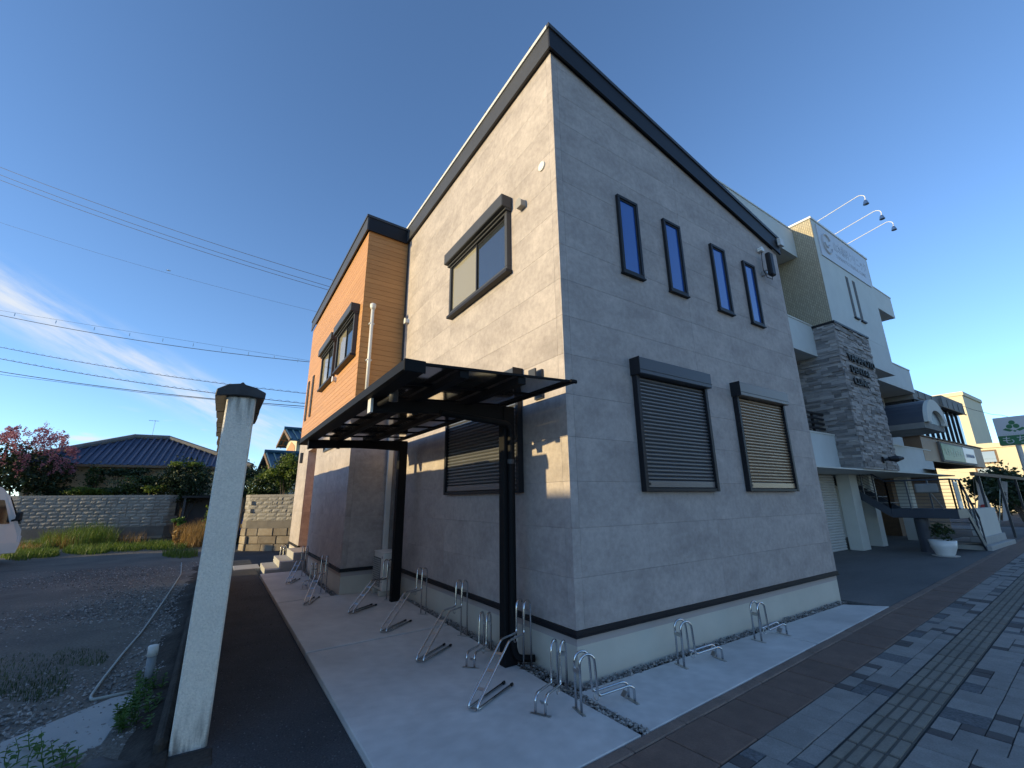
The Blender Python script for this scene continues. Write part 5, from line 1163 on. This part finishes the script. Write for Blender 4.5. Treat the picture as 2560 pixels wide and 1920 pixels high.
def quad_cloth(name, P, mat, parent, th=.006):
    n = (Vector(P[1])-Vector(P[0])).cross(Vector(P[3])-Vector(P[0])).normalized()*th; return MB().prism(P, n).build(name, mat, parent)
quad_cloth('cloth', [at(2508, 1303, 21), at(2521, 1301, 21), at(2518, 1205, 21), at(2503, 1202, 21)], 'cloth', fl)
MB().tube([at(2500, 1330, 21.02), at(2501, 1196, 21.02)], .015, 6).build('pole', 'steel', fl)
def face_text(body, P, h, mat, parent):   # lettering lying on the cloth, facing the camera
    me = text_mesh(body, h, .003, mat); o = bpy.data.objects.new('lettering', me); col.objects.link(o); o.parent = parent; o.location = P-WL[parent]; o.rotation_euler = (R(90), 0, math.atan2(-FW.x, FW.y)+R(-18)); return o
WL[fl] = Vector((22.5, .2, 0))
face_text('生', at(2507, 1240, 20.93), .24, 'black', fl); face_text('乳', at(2508, 1254, 20.93), .24, 'black', fl)
f2 = empty('banner_flag', (19, .3, 0), 'white banner with a red mark drooping beside the stair', 'banner')
quad_cloth('cloth', [at(2444, 1271, 17.5), at(2480, 1271, 17.5), at(2464, 1238, 17.5), at(2437, 1197, 17.5), at(2446, 1240, 17.5)], 'cloth', f2); quad_cloth('mark', [at(2451, 1268, 17.45), at(2468, 1268, 17.45), at(2466, 1260, 17.45), at(2452, 1262, 17.45)], 'red', f2)
MB().tube([at(2442, 1300, 17.55), at(2433, 1194, 17.55)], .014, 6).build('pole', 'steel', f2)
# pole sign
ps = empty('pole_sign', (25.1, .0, -.1), 'tall white and green pole sign with a leaf logo at the right edge', 'sign')
XS = 25.
bd = MB().box(XS, XS+.35, -.95, .497, 3.6, 4.8).build('sign_box', 'signw', ps, bevel=.02)
MB().box(XS-.012, XS-.002, -.94, .485, 3.61, 4.0).build('green_band', 'green', bd)
def disc(c, r, nm): MB().tube([(XS-.012, c[0], c[1]), (XS-.002, c[0], c[1])], r, 20).build(nm, 'green', bd)
ly = -.05
for dy, dz in ((.0, .30), (.10, .14), (-.10, .14)): disc((ly+.02+dy, 4.24+dz), .092, 'logo_disc')
for q in ([(.34, .10), (.24, .16), (.04, .06), (.14, .0)], [(-.34, .10), (-.24, .16), (-.04, .06), (-.14, .0)], [(.06, .02), (.0, .06), (-.06, .02), (0, -.03)]): MB().prism([(XS-.002, ly+a, 4.16+b) for a, b in q], (-.01, 0, 0)).build('logo_leaf', 'green', bd)
put_text('もち吉', .36, XS-.014, .40, 3.68, 'signw', bd, .002, 1.15, 'x')
m = MB()
for k in range(11): y = .28-k*.07; m.box(XS-.006, XS-.002, y, y+.03, 4.045, 4.07)
m.build('small_print', 'faint', bd)
MB().tube([(XS+.17, .0, -.2), (XS+.17, .0, 3.6)], .085, 14).build('pole', 'offwhite', ps)
MB().tube([at(2521, 1042, 25.5), at(2505, 1038, 25.5), at(2480, 1036, 26), at(2432, 1024, 27), at(2380, 1006, 29)], .012, 5).build('overhead_cable', 'cable', label='short sagging wire running to the pole sign', cat='cable')
# far buildings
def far_building(label, c, dy, dx, mat, wins, zb=-.3):
    c = Vector(c); t = empty('far_building', (c.x+dx/2, c.y+dy/2, zb), label, 'building')
    MB().box(c.x, c.x+dx, min(c.y, c.y+dy), max(c.y, c.y+dy), zb, c.z).build('wall', mat, t); MB().box(c.x-.15, c.x+dx, min(c.y, c.y+dy)-.15, max(c.y, c.y+dy)+.15, c.z, c.z+.5).build('parapet', 'cream', t)
    for (a, b, z0, z1) in wins:
        w = MB().box(c.x-.06, c.x-.001, min(a, b), max(a, b), z0, z1).build('window', 'timber', t); MB().box(c.x-.075, c.x-.061, min(a, b)+.15, max(a, b)-.15, z0+.15, z1-.15).build('pane', 'glass', w)
c1 = at(2405, 988, 56)
far_building('tall sunlit cream block rising behind the shop roof', c1, 7, 10, 'cream', [(c1.y+1.2, c1.y+2.6, c1.z-3.4, c1.z-2.0), (c1.y+1.2, c1.y+2.6, c1.z-6.6, c1.z-5.2)])
c2 = at(2443, 1122, 46)
wn = [onx(2463, 1140, c2.x), onx(2472, 1182, c2.x)]
far_building('broad sunlit cream building behind the pole sign', c2, -14, 8, 'cream', [(p.y+.9, p.y-.9, p.z-.8, p.z+.6) for p in wn]+[(c2.y-6, c2.y-8, wn[0].z-.8, wn[0].z+.6), (c2.y-6, c2.y-8, wn[1].z-.8, wn[1].z+.6)])
shrub('street_tree', at(2536, 1225, 27), (1.7, 1.5, 1.5), 4200, .2, 'leafd', 'dark street tree behind the banners at the right edge', 71, cat='tree', ground=-.1, clumps=40)
shrub('street_tree', at(2480, 1222, 29), (1.1, 1.2, 1.3), 2200, .2, 'leafd', 'dark bush in the shade under the shop awning', 72, cat='tree', ground=-.1, clumps=30)

# ---------------------------------------------------------------- neighbours outside the frame; low house and lot wall added as sun blockers
nb1 = empty('unseen_neighbour', (-20, 3, -.1), 'unseen low house added to shade the gravel lot', 'house')
MB().box(-26, -15.3, -4.6, 11.1, -.3, 4.1).build('wall', 'beige', nb1); MB().box(-26.3, -15, -5, 11.25, 4.1, 4.35).build('roof', 'ridge', nb1)  # unseen; height and length chosen for the shadow it throws
for k in range(3): w = MB().box(-15.3, -15.26, -3+k*5, -.8+k*5, 1.0, 2.4).build('window', 'glass', nb1)
MB().box(-12.15, -12, 10.2, 18.5, -.2, 1.65).build('lot_sun_blocker', 'plinth', label='unseen low wall added to keep sun off the far part of the lot', cat='wall')  # unseen sun blocker, sized for the shade on the gravel
nb2 = empty('unseen_neighbour', (20, -15, -.1), 'cream building across the street, outside the picture', 'building')
MB().box(13, 27, -19, -13, -.3, 7.5).build('wall', 'cream', nb2); MB().box(12.8, 27.2, -19.2, -12.8, 7.5, 7.9).build('roof', 'ridge', nb2)
for k in range(3): MB().box(12.95, 12.99, -18.4+k*1.9, -17.2+k*1.9, 4.4, 5.8).build('window', 'timber', nb2)
